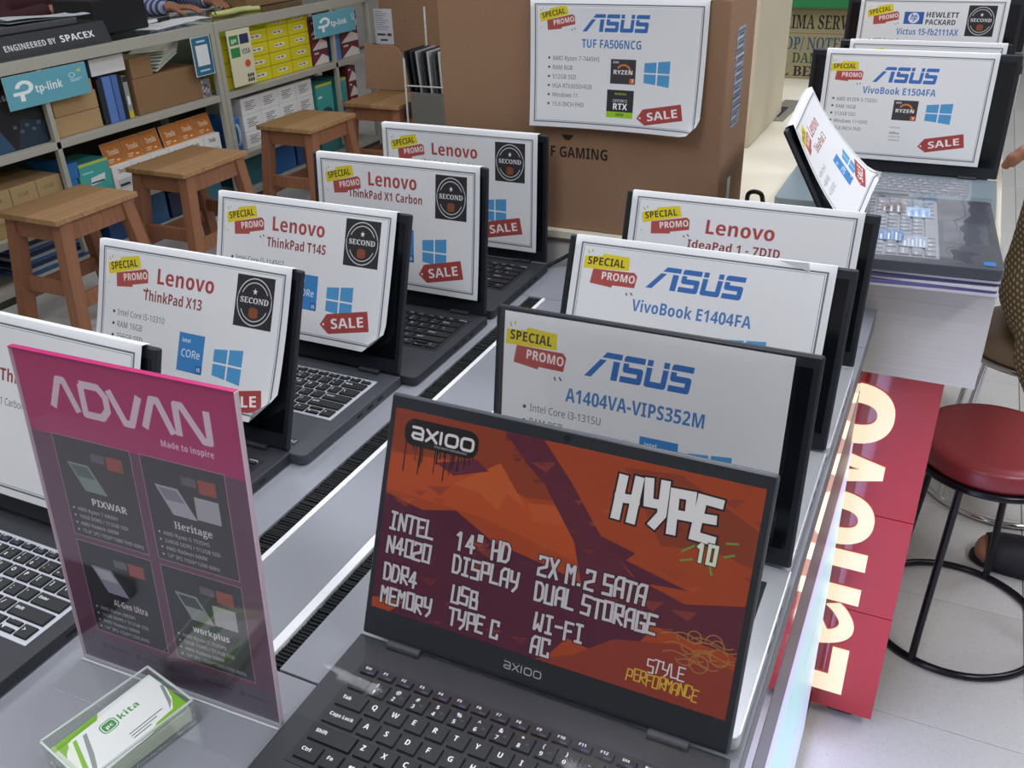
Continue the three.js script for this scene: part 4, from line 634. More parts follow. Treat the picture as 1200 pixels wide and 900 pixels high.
// boxes on the shelves: position along the counter from two photo points on the front plane, standing on a shelf
const FRONT = -3.545, NTH = ['first', 'second', 'third', 'fourth', 'fifth', 'sixth', 'seventh', 'eighth', 'ninth', 'tenth'], ROW = ['bottom', 'middle', 'top'], YROW = ['bottom', 'second', 'third', 'top'];
function shelfBox(name, label, category, z0, z1, y0, y1, depth, mats, group, back = 0, turn = 0) {
  const o = mesh(name, rb(depth, y1 - y0, z0 - z1, 0.002, 1), mats, scene, [FRONT - back - depth / 2, (y0 + y1) / 2, (z0 + z1) / 2], [0, turn, 0]);
  return tag(o, label, category, group);
}
const zAt = (px, py) => atX(px, py, FRONT).z, yAt = (px, py) => atX(px, py, FRONT).y;
const face = (m, f) => [f, m, m, m, m, m];
{
  const S1 = 0.6015, S2 = 0.2715, S3 = 0.0715;
  const lines = (bg, draw) => printed(256, 192, (g, W, H) => { g.fillStyle = bg; g.fillRect(0, 0, W, H); draw(g, W, H); });
  // unit one, upper shelf
  shelfBox('gaming_box', 'black box with blue glowing print left of the kraft boxes', 'box', -2.34, zAt(60, 170), S1, S1 + 0.3, 0.3, face(std(0x15171c, 0.5), lines('#171a20', (g, W, H) => { g.fillStyle = '#24405a'; poly(g, [[0, H], [0, H * 0.7], [90, H * 0.55], [140, H]], '#2c4f6c'); poly(g, [[150, H], [180, H * 0.6], [256, H * 0.7], [256, H]], '#1d3040'); fit(g, 'Ultralight Gaming Series', 70, 50, 170, 14, 'bold #px sans-serif', '#b9c2cc'); for (let i = 0; i < 5; i++) { g.fillStyle = '#4f6474'; g.fillRect(150 + i * 20, 130 + (i % 2) * 14, 12, 9); } })));
  let z0 = zAt(66, 160), z1 = zAt(121, 145);
  shelfBox('kraft_box', 'wide kraft box, lowest of the stack beside the blue books', 'box', z0, z1, S1, S1 + 0.085, 0.3, M.kraftPale);
  shelfBox('kraft_box', 'kraft box with uneven flap, second of the stack beside the blue books', 'box', z0 - 0.02, z1, S1 + 0.0865, S1 + 0.165, 0.3, M.kraftPale);
  shelfBox('kraft_box', 'kraft box, third of the stack beside the blue books', 'box', z0 - 0.06, z1 + 0.01, S1 + 0.1665, S1 + 0.215, 0.3, M.kraftPale);
  shelfBox('white_box', 'white box with blue end on top of the kraft stack', 'box', zAt(105, 80), zAt(146, 75), S1 + 0.216, S1 + 0.29, 0.26, [M.white, M.white, M.white, M.white, std(0x4f6a94, 0.5), M.white]);
  const spines = [[0x23262c, 122, 128, 0.2], [0x5a7fc0, 129, 139, 0.205], [0x4f6fae, 140, 147, 0.205], [0x1c1f24, 147.5, 152, 0.2], [0x9aa2a4, 152.5, 158, 0.19]];
  spines.forEach(([c, a, b, h], i) => shelfBox('boxed_book', ['black slim box at the left end of the blue row', 'wide blue slim box in the row beside the kraft stack', 'narrower blue slim box in the row beside the kraft stack', 'black slim box right of the blue pair', 'grey and yellow slim box at the right end of the blue row'][i], 'slim box', zAt(a, 135), zAt(b, 135), S1, S1 + h, 0.2, i === 4 ? face(std(c, 0.5), lines('#8f9698', (g, W, H) => { g.fillStyle = '#c8b52e'; g.fillRect(0, H * 0.82, W, H * 0.18); g.fillStyle = '#e6e6e0'; g.fillRect(60, 90, 120, 40); g.fillStyle = '#23262c'; g.fillRect(0, 0, W, 26); })) : std(c, 0.5)));
  shelfBox('paper_box', 'large plain brown carton under the loose envelopes', 'box', zAt(164, 135), zAt(238, 110), S1, S1 + 0.165, 0.34, M.kraftDull);
  shelfBox('paper_box', 'small brown carton on top of the large plain one', 'box', zAt(153, 82), zAt(178, 78), S1 + 0.1665, S1 + 0.255, 0.24, M.kraftDull);
  shelfBox('round_pack', 'small printed grey pack right of the large plain carton', 'pack', zAt(236, 108), zAt(248, 106), S1, S1 + 0.09, 0.06, lines('#7f8688', (g, W, H) => { for (let i = 0; i < 40; i++) { g.fillStyle = ['#c9cccc', '#3f4a58', '#8f3f4a'][i % 3]; g.fillRect(rnd() * W, rnd() * H, 30, 20); } }));
  for (let i = 0; i < 7; i++) tag(mesh('envelope', rb(0.2, 0.004, i === 6 ? 0.2 : 0.17, 0.001, 1), std(i === 6 ? 0xe2c9bd : [0xd4d3c4, 0xc3c7bb, 0xdadace][i % 3], 0.7), scene, [FRONT - 0.11, S1 + 0.206 + i * 0.0125, zAt(203, 72) + 0.03 - i * 0.006], [0.4 - i * 0.02, i * 0.05, 0.02]), i === 6 ? 'pinkish envelope, topmost of the loose pile on the brown carton' : `pale envelope in the loose slanting pile, ${NTH[i]} above the brown carton`, 'envelope', i === 6 ? undefined : 'loose envelopes');
  // unit one, middle shelf
  const kraftFace = face(M.kraftPale, printed(256, 192, (g, W, H) => { g.fillStyle = '#a98f62'; g.fillRect(0, 0, W, H); speckle(g, W, H, 900, ['#6a4a2a', '#fff'], 1, 5, 0.06); fit(g, 'STAR', 60, 60, 110, 34, 'bold #px sans-serif', '#7d6440'); }));
  for (let r = 0; r < 2; r++) for (let c = 0; c < 3; c++) shelfBox('kraft_box', `small kraft box below the black box, ${NTH[2 - c]} from the blue boxes, ${r ? 'upper' : 'lower'} row`, 'box', -2.33 - c * 0.13, -2.457 - c * 0.13, S2 + r * 0.0955, S2 + 0.094 + r * 0.0955, 0.26, kraftFace, 'stacked small kraft boxes');
  for (let i = 0; i < 3; i++) shelfBox('blue_box', `bright blue box beside the small kraft boxes, ${NTH[i]} from the shelf up`, 'box', -2.735 + (i === 2 ? -0.02 : 0), -2.8 + (i === 2 ? -0.02 : 0), S2 + i * 0.0715, S2 + 0.07 + i * 0.0715, 0.25, std(0x2f74b4, 0.5), 'blue boxes next to the kraft block');
  shelfBox('teal_box', 'teal box with a picture of a white network switch', 'box', zAt(92, 205), zAt(128, 195), S2, S2 + 0.195, 0.2, face(std(0x3f9a92, 0.5), lines('#46a59c', (g, W, H) => { g.fillStyle = '#b8c24a'; g.fillRect(0, 0, W, 12); poly(g, [[90, 70], [210, 62], [200, 96], [80, 104]], '#dfe4e4'); g.fillStyle = '#2a3038'; g.fillRect(86, 90, 110, 7); g.fillStyle = '#8fd0c8'; g.fillRect(30, 40, 90, 8); g.fillRect(30, 130, 150, 7); fit(g, 'net', 24, 164, 60, 18, 'bold #px sans-serif', '#e8f4f0'); })));
  const orange = lines('#e4e2da', (g, W, H) => { fit(g, 'Tenda', 70, 22, 110, 30, 'bold #px sans-serif', '#23252a'); g.fillStyle = '#c9cdd0'; g.fillRect(40, 90, 180, 60); g.fillStyle = '#2a2d33'; g.fillRect(60, 120, 130, 16); });
  const flap = lines('#c8772c', (g, W, H) => { g.strokeStyle = '#e6c9a0'; g.lineWidth = 8; g.strokeRect(0, 0, W, H); fit(g, 'Tenda', 60, 60, 150, 48, 'bold #px serif', '#f0e2cc'); g.fillStyle = '#e8d2b0'; g.fillRect(40, 140, 80, 10); g.fillRect(40, 160, 60, 8); g.fillRect(150, 150, 40, 14); });
  const oz0 = zAt(131, 200), oz1 = zAt(258, 160), ow = (oz1 - oz0) / 6;
  for (let i = 0; i < 6; i++) {
    const t = thing('router_box', `white box with black lettering and orange flap, ${NTH[i]} from the teal switch box`, 'box', [FRONT - 0.1, S2, oz0 + (i + 0.5) * ow], 0, 'white boxes with orange flaps');
    mesh('carton', rb(0.2, 0.14, -ow - 0.003, 0.002, 1), face(M.white, orange), t, [0, 0.07, 0]); mesh('flap', rb(0.004, 0.105, -ow - 0.008, 0.001, 1), face(M.kraftPale, flap), t, [0.06 - 0.004 * (i % 3), 0.19, 0], [0, 0, 0.22]);
  }
  // low level: piles of cases and blue boxes
  for (let i = 0; i < 10; i++) shelfBox('flat_case', `flat shiny case in the low pile behind the stools, ${NTH[i]} from the bottom`, 'case', -2.42 - (i % 2) * 0.02, -2.78 - (i % 3) * 0.02, S3 + i * 0.017, S3 + 0.0155 + i * 0.017, 0.28, phys([0x3f5f8e, 0xa4aeb8, 0x23364f][i % 3], 0.25), 'flat cases on the bottom shelf');
  for (let i = 0; i < 4; i++) shelfBox('blue_pack', `dark blue pack on the bottom shelf behind the stools, ${NTH[i]} from the flat cases`, 'pack', -2.9 - i * 0.2, -3.08 - i * 0.2, S3, S3 + 0.13 + (i % 2) * 0.03, 0.25, phys([0x2b4d7c, 0x2f5f86, 0x1d2c48, 0x3a6d7a][i], 0.35), 'packs on the bottom shelf');
  // unit two, upper shelf: yellow boxes
  const yellow = lines('#d8cc1c', (g, W, H) => { g.fillStyle = '#e4e2d2'; g.beginPath(); g.roundRect(70, 66, 130, 62, 28); g.fill(); g.fillStyle = '#6a6748'; g.fillRect(84, 86, 36, 20); g.fillRect(136, 82, 30, 26); g.strokeStyle = '#a89e10'; g.lineWidth = 6; g.strokeRect(0, 0, W, H); });
  const yz = [zAt(266, 100), zAt(293, 97), zAt(320, 91), zAt(344, 86), zAt(367, 80)];
  const ym = face(std(0xcfc21a, 0.5), yellow), rh = 0.067;
  for (let c = 0; c < 4; c++) for (let r = 0; r < 4; r++) shelfBox('yellow_box', `small yellow box with oval white print, ${NTH[c]} column from the cream notice, ${YROW[r]} row`, 'box', yz[c] - 0.001, yz[c + 1] + 0.001, S1 + r * rh, S1 + r * rh + rh - 0.0015, 0.2, ym, 'grid of yellow boxes');
  for (let c = 2; c < 4; c++) shelfBox('yellow_box', c === 2 ? 'small yellow box lying loose on the third column of the yellow grid' : 'small yellow box lying loose on the last column of the yellow grid', 'box', yz[c] - 0.01, yz[c + 1] - 0.005, S1 + 4 * rh, S1 + 4 * rh + 0.03, 0.16, ym, 'loose yellow boxes');
  const maroon = lines('#6e2b34', (g, W, H) => { poly(g, [[0, H], [W * 0.6, H * 0.3], [W, H * 0.6], [W, H]], '#d8d2cc'); g.fillStyle = '#d8d0cc'; g.fillRect(30, 30, 70, 22); });
  for (let i = 0; i < 3; i++) { shelfBox('maroon_box', `maroon and white box right of the yellow grid, ${NTH[i]} from the shelf up`, 'box', zAt(368, 75), zAt(386, 72), S1 + i * 0.086, S1 + 0.085 + i * 0.086, 0.2, face(std(0x6e2b34, 0.5), maroon), 'maroon boxes beside the yellow grid'); shelfBox('maroon_box', `maroon and white box at the counter end, ${NTH[i]} from the shelf up`, 'box', zAt(402, 70), zAt(422, 66), S1 + i * 0.086, S1 + 0.085 + i * 0.086, 0.2, face(std(0x6e2b34, 0.5), maroon), 'maroon boxes at the end'); }
  for (let i = 0; i < 4; i++) shelfBox('blue_box', `slim light blue box between the maroon boxes, ${NTH[i]} from the shelf up`, 'box', zAt(392, 70), zAt(401, 70), S1 + i * 0.061, S1 + 0.06 + i * 0.061, 0.2, std(0x4a86b8, 0.5), 'slim light blue boxes');
  // unit two, middle shelf: white boxes and their neighbours
  const small = lines('#e6e6e2', (g, W, H) => { for (let i = 0; i < 5; i++) { g.fillStyle = i === 2 ? '#2c2e33' : '#6f7276'; g.fillRect(50 + (i % 2) * 10, 46 + i * 22, 140 - (i % 3) * 26, 9); } });
  const wz = [zAt(289, 165), zAt(311, 160), zAt(332, 154), zAt(352, 148), zAt(371, 144)];
  for (let c = 0; c < 4; c++) for (let r = 0; r < 3; r++) shelfBox('white_box', `small white box with grey print, ${NTH[c]} from the blue case, ${ROW[r]} row`, 'box', wz[c] - 0.001, wz[c + 1] + 0.001, S2 + r * 0.0905, S2 + 0.0893 + r * 0.0905, 0.26, face(M.white, small), 'block of small white boxes');
  { const t = thing('blue_case', 'blue plastic case with a pale handle beside the small white boxes', 'case', [FRONT - 0.11, S2, (zAt(271, 168) + zAt(288, 165)) / 2]); mesh('body', rb(0.22, 0.19, 0.085, 0.02), std(0x2f6db2, 0.4), t, [0, 0.095, 0]); mesh('handle', tube([[0.112, 0.04, 0], [0.125, 0.06, 0], [0.125, 0.13, 0], [0.112, 0.15, 0]], 0.009, 20), std(0x9fb8d0, 0.4), t); }
  const tealF = face(std(0x3f9a92, 0.5), lines('#43a09a', (g, W, H) => { g.fillStyle = '#b8c24a'; g.fillRect(0, 0, W, 14); g.fillStyle = '#274a50'; g.beginPath(); g.ellipse(140, 150, 80, 26, 0, 0, 7); g.fill(); g.fillStyle = '#d6ece8'; g.fillRect(24, 60, 60, 12); }));
  shelfBox('teal_box', 'teal box with a yellow stripe right of the small white boxes', 'box', zAt(373, 130), zAt(392, 126), S2, S2 + 0.22, 0.2, tealF); shelfBox('teal_box', 'narrow teal box right of the thin aluminium divider', 'box', zAt(397, 130), zAt(409, 126), S2, S2 + 0.22, 0.2, tealF);
  for (let i = 0; i < 3; i++) shelfBox('red_box', `red and white box at the end of the middle shelf, ${NTH[i]} from below`, 'box', zAt(411, 118), zAt(420, 116), S2 + i * 0.091, S2 + 0.09 + i * 0.091, 0.2, face(std(0x7c2a32, 0.5), maroon), 'red boxes at the end of the middle shelf');
  for (let i = 0; i < 4; i++) shelfBox('teal_pack', `teal blue pack on the bottom shelf, ${NTH[i]} after the aluminium corner post`, 'pack', -3.85 - i * 0.25, -4.08 - i * 0.25, S3, S3 + 0.15 + (i % 2) * 0.02, 0.25, phys([0x2f6f78, 0x2a5f9a, 0x2b4d7c, 0x3f8a88][i], 0.4), 'teal packs on the bottom shelf');
}
// signs hung on the front rail
{
  const board = (name, label, a, b, c, d, draw, W = 512, H = 256, extra = 0.0) => { // corners: top left, top right, bottom left (photo points on the rail plane)
    const X = LX + 0.004 + extra, p = atX(...a, X), q = atX(...b, X), r = atX(...c, X), w = Math.abs(p.z - q.z), h = p.y - r.y;
    const edge = std(0xcfd2cf, 0.5), g = rb(0.004, h, w, 0.0008, 1);
    return tag(mesh(name, g, [printed(W, H, draw, 0.4), edge, edge, edge, edge, edge], scene, [X, (p.y + r.y) / 2, (p.z + q.z) / 2], [d ?? 0, 0, 0]), label, 'sign');
  };
  const brand = (g, W, H) => {
    g.fillStyle = '#64aab9'; g.fillRect(0, 0, W, H); const k = H / 256;
    g.strokeStyle = '#eef6f6'; g.lineWidth = 26 * k; g.beginPath(); g.arc(112 * k, 100 * k, 40 * k, -Math.PI, Math.PI * 0.55); g.stroke(); g.fillStyle = '#eef6f6'; g.fillRect(40 * k, 128 * k, 66 * k, 26 * k); g.fillRect(76 * k, 140 * k, 27 * k, 62 * k);
    fit(g, 'tp-link', 172 * k, 96 * k, 170 * k, 62 * k, 'bold #px sans-serif', '#eef6f6'); 
    g.strokeStyle = '#d8ecec'; g.lineWidth = 5 * k; g.beginPath(); g.arc(412 * k, 84 * k, 18 * k, 0, 7); g.stroke(); g.fillStyle = '#d8ecec'; g.fillRect(396 * k, 116 * k, 76 * k, 5 * k); g.fillRect(396 * k, 130 * k, 60 * k, 5 * k); poly(g, [[440 * k, 60 * k], [476 * k, 36 * k], [470 * k, 70 * k]], '#c6cf4e');
  };
  board('brand_board', 'large teal sign with white lettering on the near counter', [1, 92], [98, 71], [9, 132], 0, brand);
  board('brand_board', 'small teal sign with white lettering at the far end of the counter', [366, 18], [414, 6], [370, 46], 0, brand, 512, 300);
  board('pay_plate', 'dark teal plate with a white square panel hung on the counter', [222, 45], [244, 39], [231, 91], 0, (g, W, H) => { g.fillStyle = '#c9d6da'; g.fillRect(0, 0, W, H); g.fillStyle = '#2f6b86'; g.beginPath(); g.roundRect(8, 8, W - 16, H - 16, 20); g.fill(); g.fillStyle = '#dfe3e2'; g.fillRect(46, 96, W - 92, 230); g.fillStyle = '#b9d2da'; g.fillRect(70, 44, W - 140, 22); g.fillRect(60, 370, W - 120, 20); }, 256, 440, 0.003);
  board('payment_notice', 'cream notice with small green, blue and orange payment marks', [264, 37], [291, 31], [272, 104], 0, (g, W, H) => { g.fillStyle = '#dcd8b8'; g.fillRect(0, 0, W, H); g.fillStyle = '#2f8a4a'; g.fillRect(18, 46, 100, 82); g.fillRect(18, 150, 100, 82); g.fillStyle = '#2c3760'; g.fillRect(132, 46, 100, 82); fit(g, 'VISA', 136, 172, 96, 44, 'bold #px sans-serif', '#3c4456'); g.fillStyle = '#c25a34'; g.beginPath(); g.arc(184, 300, 32, 0, 7); g.fill(); g.fillStyle = '#2c2c30'; for (let i = 0; i < 6; i++) g.fillRect(160 + (i % 3) * 26, 390 + (i > 2 ? 40 : 0), 20, 30); fit(g, 'gpn', 36, 70, 62, 34, 'bold #px sans-serif', '#e6f0e0'); }, 256, 480, 0.003);
}
// things on the near counter top
{
  const X0 = LX - 0.02;
  const t = thing('black_carton', 'long black box with white lettering lying on the counter top', 'box', [X0 - 0.13, LTOP + 0.0005, (atY(0, 70, LTOP).z + atY(126, 46, LTOP).z) / 2]);
  const L = 1.0, zc = zAt(126, 46) + L / 2; t.position.z = zc;
  const shape = new THREE.Shape(); shape.moveTo(0.13, 0); shape.lineTo(0.1, 0.085); shape.lineTo(-0.13, 0.085); shape.lineTo(-0.13, 0); shape.closePath();
  mesh('carton', new THREE.ExtrudeGeometry(shape, { depth: L, bevelEnabled: true, bevelSize: 0.002, bevelThickness: 0.002, bevelSegments: 1 }).translate(0, 0.002, -L / 2), std(0x26282b, 0.45), t);
  const LL = 1240 / 1060 * Math.abs(atX(8, 60, LX - 0.01).z - atX(113, 38, LX - 0.01).z);
  const pr = mesh('lettering', bx(0.0006, 0.07, LL), printed(1240, 140, (g, W, H) => { g.fillStyle = '#26282b'; g.fillRect(0, 0, W, H); fit(g, 'ENGINEERED BY', 90, 46, 590, 48, 'bold #px sans-serif', '#d5d6d6'); fit(g, 'SPACEX', 730, 40, 420, 54, 'bold #px sans-serif', '#f0f0f0'); }, 0.4), t, [0.1182, 0.0445, atX(64, 50, LX - 0.01).z - zc], [0, 0, 0.339]);
  pr.userData.label = 'white capital lettering';
  tag(mesh('grey_tray', rb(0.2, 0.03, 0.5, 0.006), std(0x4a4c50, 0.5), scene, [X0 - 0.15, LTOP + 0.105, -2.78]), 'dark grey tray lying on the long black box', 'tray');
  const env = new THREE.PlaneGeometry(0.16, 0.42, 8, 20).rotateX(-Math.PI / 2), p = env.attributes.position; for (let i = 0; i < p.count; i++) p.setY(i, 0.012 + 0.01 * Math.sin(p.getZ(i) * 9) + 0.004 * Math.sin(p.getX(i) * 40)); env.computeVertexNormals();
  tag(mesh('courier_bag', mergeGeometries([env, env.clone().scale(1, 0.4, 1)]), std(0xc8d2d6, 0.35), scene, [X0 - 0.13, LTOP + 0.121, -2.9]), 'crumpled white and pale blue plastic bag on the dark grey tray', 'bag');
  tag(mesh('black_case', rb(0.26, 0.16, Math.abs(atX(104, 20, LX - 0.25).z - atX(168, 20, LX - 0.25).z), 0.01), std(0x101114, 0.5), scene, [LX - 0.35, LTOP + 0.0805, (atX(104, 20, LX - 0.25).z + atX(168, 20, LX - 0.25).z) / 2]), 'black equipment case on the counter behind the long black box', 'case');
  for (let i = 0; i < 3; i++) tag(mesh('paper_slip', rb(0.14, 0.0012, 0.24, 0.0004, 1), M.paper, scene, [LX - 0.2 - i * 0.03, LTOP + 0.0008 + i * 0.0014, -3.62 - i * 0.12], [0, 0.2 - i * 0.25, 0]), ['white paper slip lying on the glass under the other slips', 'white paper slip in the middle of the three on the glass', 'white paper slip on top of the others on the glass'][i], 'paper', 'paper slips on the glass');
  const pen = thing('marker_pen', 'white marker with black cap on the papers', 'pen', [LX - 0.3, LTOP + 0.0135, -3.62], 0.12); mesh('barrel', new THREE.CylinderGeometry(0.009, 0.009, 0.2, 14).rotateX(Math.PI / 2), M.white, pen); mesh('cap', new THREE.CylinderGeometry(0.01, 0.01, 0.1, 14).rotateX(Math.PI / 2), M.blackMatte, pen, [0, 0, -0.15]);
  const cloth = []; for (let k = 0; k < 2; k++) cloth.push(tube([[0, 0.012 + k * 0.004, 0], [0.02, 0.016, -0.1], [-0.01, 0.014, -0.22], [0.03 * k, 0.012, -0.32]].map(([a, b, c]) => [a + k * 0.03, b, c]), 0.012, 24)); tag(mesh('folded_strap', mergeGeometries(cloth), std(0xcfd08a, 0.8), scene, [LX - 0.18, LTOP + 0.0005, -3.98]), 'pale yellow folded strap on the far glass counter', 'strap');
  tag(mesh('brown_parcel', rb(0.2, 0.12, 0.5, 0.004), M.kraftDull, scene, [LX - 0.36, LTOP + 0.0605, -4.62]), 'brown parcel on the far glass counter', 'parcel');
}
// carton and wire rack at the end of the row
{
  const t = thing('shipping_carton', 'tall brown shipping carton with a white label behind the wire rack', 'box', [-3.13, 0, -5.45]);
  mesh('carton', rb(0.66, 1.3, 0.4, 0.004), M.kraft, t, [0, 0.65, 0]);
  const a = atZ(437, 10, -5.249), b = atZ(462, 52, -5.249);
  mesh('label', bx(b.x - a.x, a.y - b.y, 0.001), printed(150, 240, (g, W, H) => { g.fillStyle = '#dcdde0'; g.fillRect(0, 0, W, H); g.fillStyle = '#7c8088'; for (let i = 0; i < 9; i++) g.fillRect(12, 16 + i * 15, 60 + (i * 41) % 60, 4); g.fillStyle = '#3c4048'; g.fillRect(16, 168, 70, 14); g.fillRect(100, 166, 34, 18); g.fillRect(40, 206, 60, 12); }), t, [(a.x + b.x) / 2 + 3.13, (a.y + b.y) / 2, 0.2006]);
  const r = thing('wire_rack', 'white wire rack holding upright dark panels beside the tall carton', 'rack', [-2.59, 0, -4.35]);
  const wm = std(0xc8c8c2, 0.4), X0 = -0.16, X1 = 0.2, Z0 = -0.25, Z1 = 0.0, yTop = 0.58;
  for (const [x, z] of [[X0, Z1], [X1, Z1], [X0, Z0], [X1, Z0]]) mesh('upright', bar([x, 0, z], [x + 0.01, z === Z1 ? 0.72 : 0.95, z], 0.006), wm, r);
  for (const y of [0.12, 0.35, yTop]) { mesh('wire', bar([X0, y, Z1], [X1, y, Z1], 0.004), wm, r); mesh('wire', bar([X0, y, Z0], [X1, y, Z0], 0.004), wm, r); mesh('wire', bar([X0, y, Z0], [X0, y, Z1], 0.004), wm, r); mesh('wire', bar([X1, y, Z0], [X1, y, Z1], 0.004), wm, r); }
  mesh('base_grid', mergeGeometries([...Array(6)].map((_, i) => bar([X0 + i * 0.072, 0.12, Z0], [X0 + i * 0.072, 0.12, Z1], 0.003))), wm, r);
  const tones = [0x1a1e28, 0x24262a, 0x9a9b9c, 0x2c2e32, 0xb0b0ae, 0x4b4d50, 0xb8b8b4, 0x9c9c98, 0x8c8c88, 0x7a7a76];
  for (let i = 0; i < 10; i++) tag(mesh('upright_panel', rb(0.012, 0.62, 0.22, 0.003, 1), phys(tones[i], 0.3), scene, [-2.59 + X0 + 0.035 + i * 0.031, 0.124 + 0.315 + 0.008, -4.35 - 0.125], [0, 0.05, 0.1 - i * 0.012]), `thin upright panel in the white wire rack, ${NTH[i]} from the wooden stool`, 'panel', 'panels in the wire rack');
  mesh('front_sheet', rb(0.3, 0.34, 0.004, 0.001, 1), phys(0x6c6d68, 0.2), r, [X0 + 0.19, 0.38, Z1 + 0.01]).userData.label = 'dark glossy sheet fixed to the front';
}

// ------------------------------------------------------------------ round stools on the right
function roundStool(label, cx, cz, rs, hs, rr, seatMat, legMat, tubeR, angles, cushion) {
  const t = thing('round_stool', label, 'stool', [cx, 0, cz]);
  mesh('seat_pad', new THREE.LatheGeometry([[0, hs - cushion], [rs * 0.97, hs - cushion], [rs, hs - cushion * 0.75], [rs, hs - cushion * 0.3], [rs * 0.95, hs - cushion * 0.06], [rs * 0.8, hs], [0, hs + 0.002]].map(([a, b]) => new THREE.Vector2(a, b)), 48), seatMat, t);
  mesh('seat_ring', new THREE.TorusGeometry(rs * 1.0, tubeR, 10, 56).rotateX(Math.PI / 2), legMat, t, [0, hs - cushion - tubeR * 0.5, 0]);
  mesh('floor_ring', new THREE.TorusGeometry(rr, tubeR, 10, 64).rotateX(Math.PI / 2), legMat, t, [0, tubeR + 0.0005, 0]);
  for (const a of angles) mesh('leg', tube([[Math.cos(a) * rs * 0.96, hs - cushion, Math.sin(a) * rs * 0.96], [Math.cos(a) * (rs * 0.7 + rr * 0.3), hs * 0.6, Math.sin(a) * (rs * 0.7 + rr * 0.3)], [Math.cos(a) * rr * 0.99, hs * 0.12, Math.sin(a) * rr * 0.99], [Math.cos(a) * rr, tubeR, Math.sin(a) * rr]], tubeR, 24), legMat, t);
  return t;
}
roundStool('round red vinyl stool with black legs beside the lit sign', 0.184, -1.832, 0.147, 0.49, 0.188, phys(0x8c3238, 0.32), M.blackChrome, 0.008, [Math.PI * 0.62, Math.PI * 0.08, Math.PI * 1.28, Math.PI * 1.62], 0.05);
roundStool('round tan vinyl stool with chrome legs behind the red stool', 0.28, -2.45, 0.16, 0.48, 0.205, phys(0xa89278, 0.35), M.chrome, 0.008, [Math.PI * 0.75, Math.PI * 0.25, Math.PI * 1.25, Math.PI * 1.75], 0.06);

// ------------------------------------------------------------------ people: bones with radii joined in a smooth field
const V = (x, y, z) => new THREE.Vector3(x, y, z);
function field(bones, blend, cell, margin = 0.03) {
  const box = new THREE.Box3(); for (const [a, b, ra, rb2] of bones) { const r = Math.max(ra, rb2) + margin; for (const p of [a, b]) { box.expandByPoint(p.clone().addScalar(r)); box.expandByPoint(p.clone().addScalar(-r)); } }
  const c = box.getCenter(V(0, 0, 0)), s = box.getSize(V(0, 0, 0)), half = Math.max(s.x, s.y, s.z) / 2 * 1.06, N = Math.max(16, Math.min(150, Math.ceil(half * 2 / cell)));
  const mc = new MarchingCubes(N, new THREE.MeshBasicMaterial(), false, false, 400000), p = V(0, 0, 0), d = V(0, 0, 0), q = V(0, 0, 0); mc.isolation = 0;
  const pre = bones.map(([a, b, ra, rb2]) => ({ a, ab: b.clone().sub(a), l2: Math.max(1e-9, b.distanceToSquared(a)), ra, rb: rb2 }));
  for (let k = 0; k < N; k++) for (let j = 0; j < N; j++) for (let i = 0; i < N; i++) {
    p.set((i / N * 2 - 1) * half + c.x, (j / N * 2 - 1) * half + c.y, (k / N * 2 - 1) * half + c.z);
    let acc = 1e9;
    for (const o of pre) { d.copy(p).sub(o.a); const t = Math.min(1, Math.max(0, d.dot(o.ab) / o.l2)); const v = q.copy(o.ab).multiplyScalar(t).sub(d).length() - (o.ra + (o.rb - o.ra) * t); const h = Math.max(0, blend - Math.abs(acc - v)) / blend; acc = Math.min(acc, v) - h * h * blend * 0.25; }
    mc.field[k * N * N + j * N + i] = -acc;
  }
  mc.update();
  const n = mc.count, g = new THREE.BufferGeometry(), pos = mc.positionArray.slice(0, n * 3); for (let i = 0; i < n; i++) { pos[i * 3] = pos[i * 3] * half + c.x; pos[i * 3 + 1] = pos[i * 3 + 1] * half + c.y; pos[i * 3 + 2] = pos[i * 3 + 2] * half + c.z; }
  g.setAttribute('position', new THREE.BufferAttribute(pos, 3)); g.setAttribute('normal', new THREE.BufferAttribute(mc.normalArray.slice(0, n * 3), 3));
  const uv = new Float32Array(n * 2); for (let i = 0; i < n; i++) { uv[i * 2] = pos[i * 3] + pos[i * 3 + 2] * 0.25; uv[i * 2 + 1] = pos[i * 3 + 1]; } g.setAttribute('uv', new THREE.BufferAttribute(uv, 2));
  return g;
}
function handGeo(wrist, dir, palmN, side, curl) { // dir: towards the fingers; palmN: out of the palm; side: +1 thumb on dir x palmN side
  const f = dir.clone().normalize(), n = palmN.clone().addScaledVector(f, -palmN.dot(f)).normalize(), s = f.clone().cross(n).multiplyScalar(side);
  const at = (a, b, c) => wrist.clone().addScaledVector(f, a).addScaledVector(s, b).addScaledVector(n, c), bones = [];
  for (const b of [-0.026, -0.009, 0.009, 0.026]) bones.push([at(0, b * 0.6, 0), at(0.085, b, 0), 0.015, 0.012]);
  bones.push([at(-0.03, 0, 0), at(0.01, 0, 0), 0.023, 0.022]);
  [[-0.031, 0.058], [-0.011, 0.075], [0.01, 0.083], [0.03, 0.074]].forEach(([b, L]) => { let p = at(0.085, b, 0), ang = curl * 0.5; for (let k = 0; k < 3; k++) { const l = L * [0.45, 0.31, 0.24][k], e = p.clone().addScaledVector(f, Math.cos(ang) * l).addScaledVector(n, Math.sin(ang) * l); bones.push([p, e, 0.0092 - k * 0.0006, 0.0086 - k * 0.0008]); p = e; ang += curl * 0.55; } });
  bones.push([at(0.012, 0.02, 0.004), at(0.05, 0.05, 0.016), 0.013, 0.0105], [at(0.05, 0.05, 0.016), at(0.085, 0.056, 0.03), 0.0105, 0.008]);
  return field(bones, 0.008, 0.003, 0.012);
}
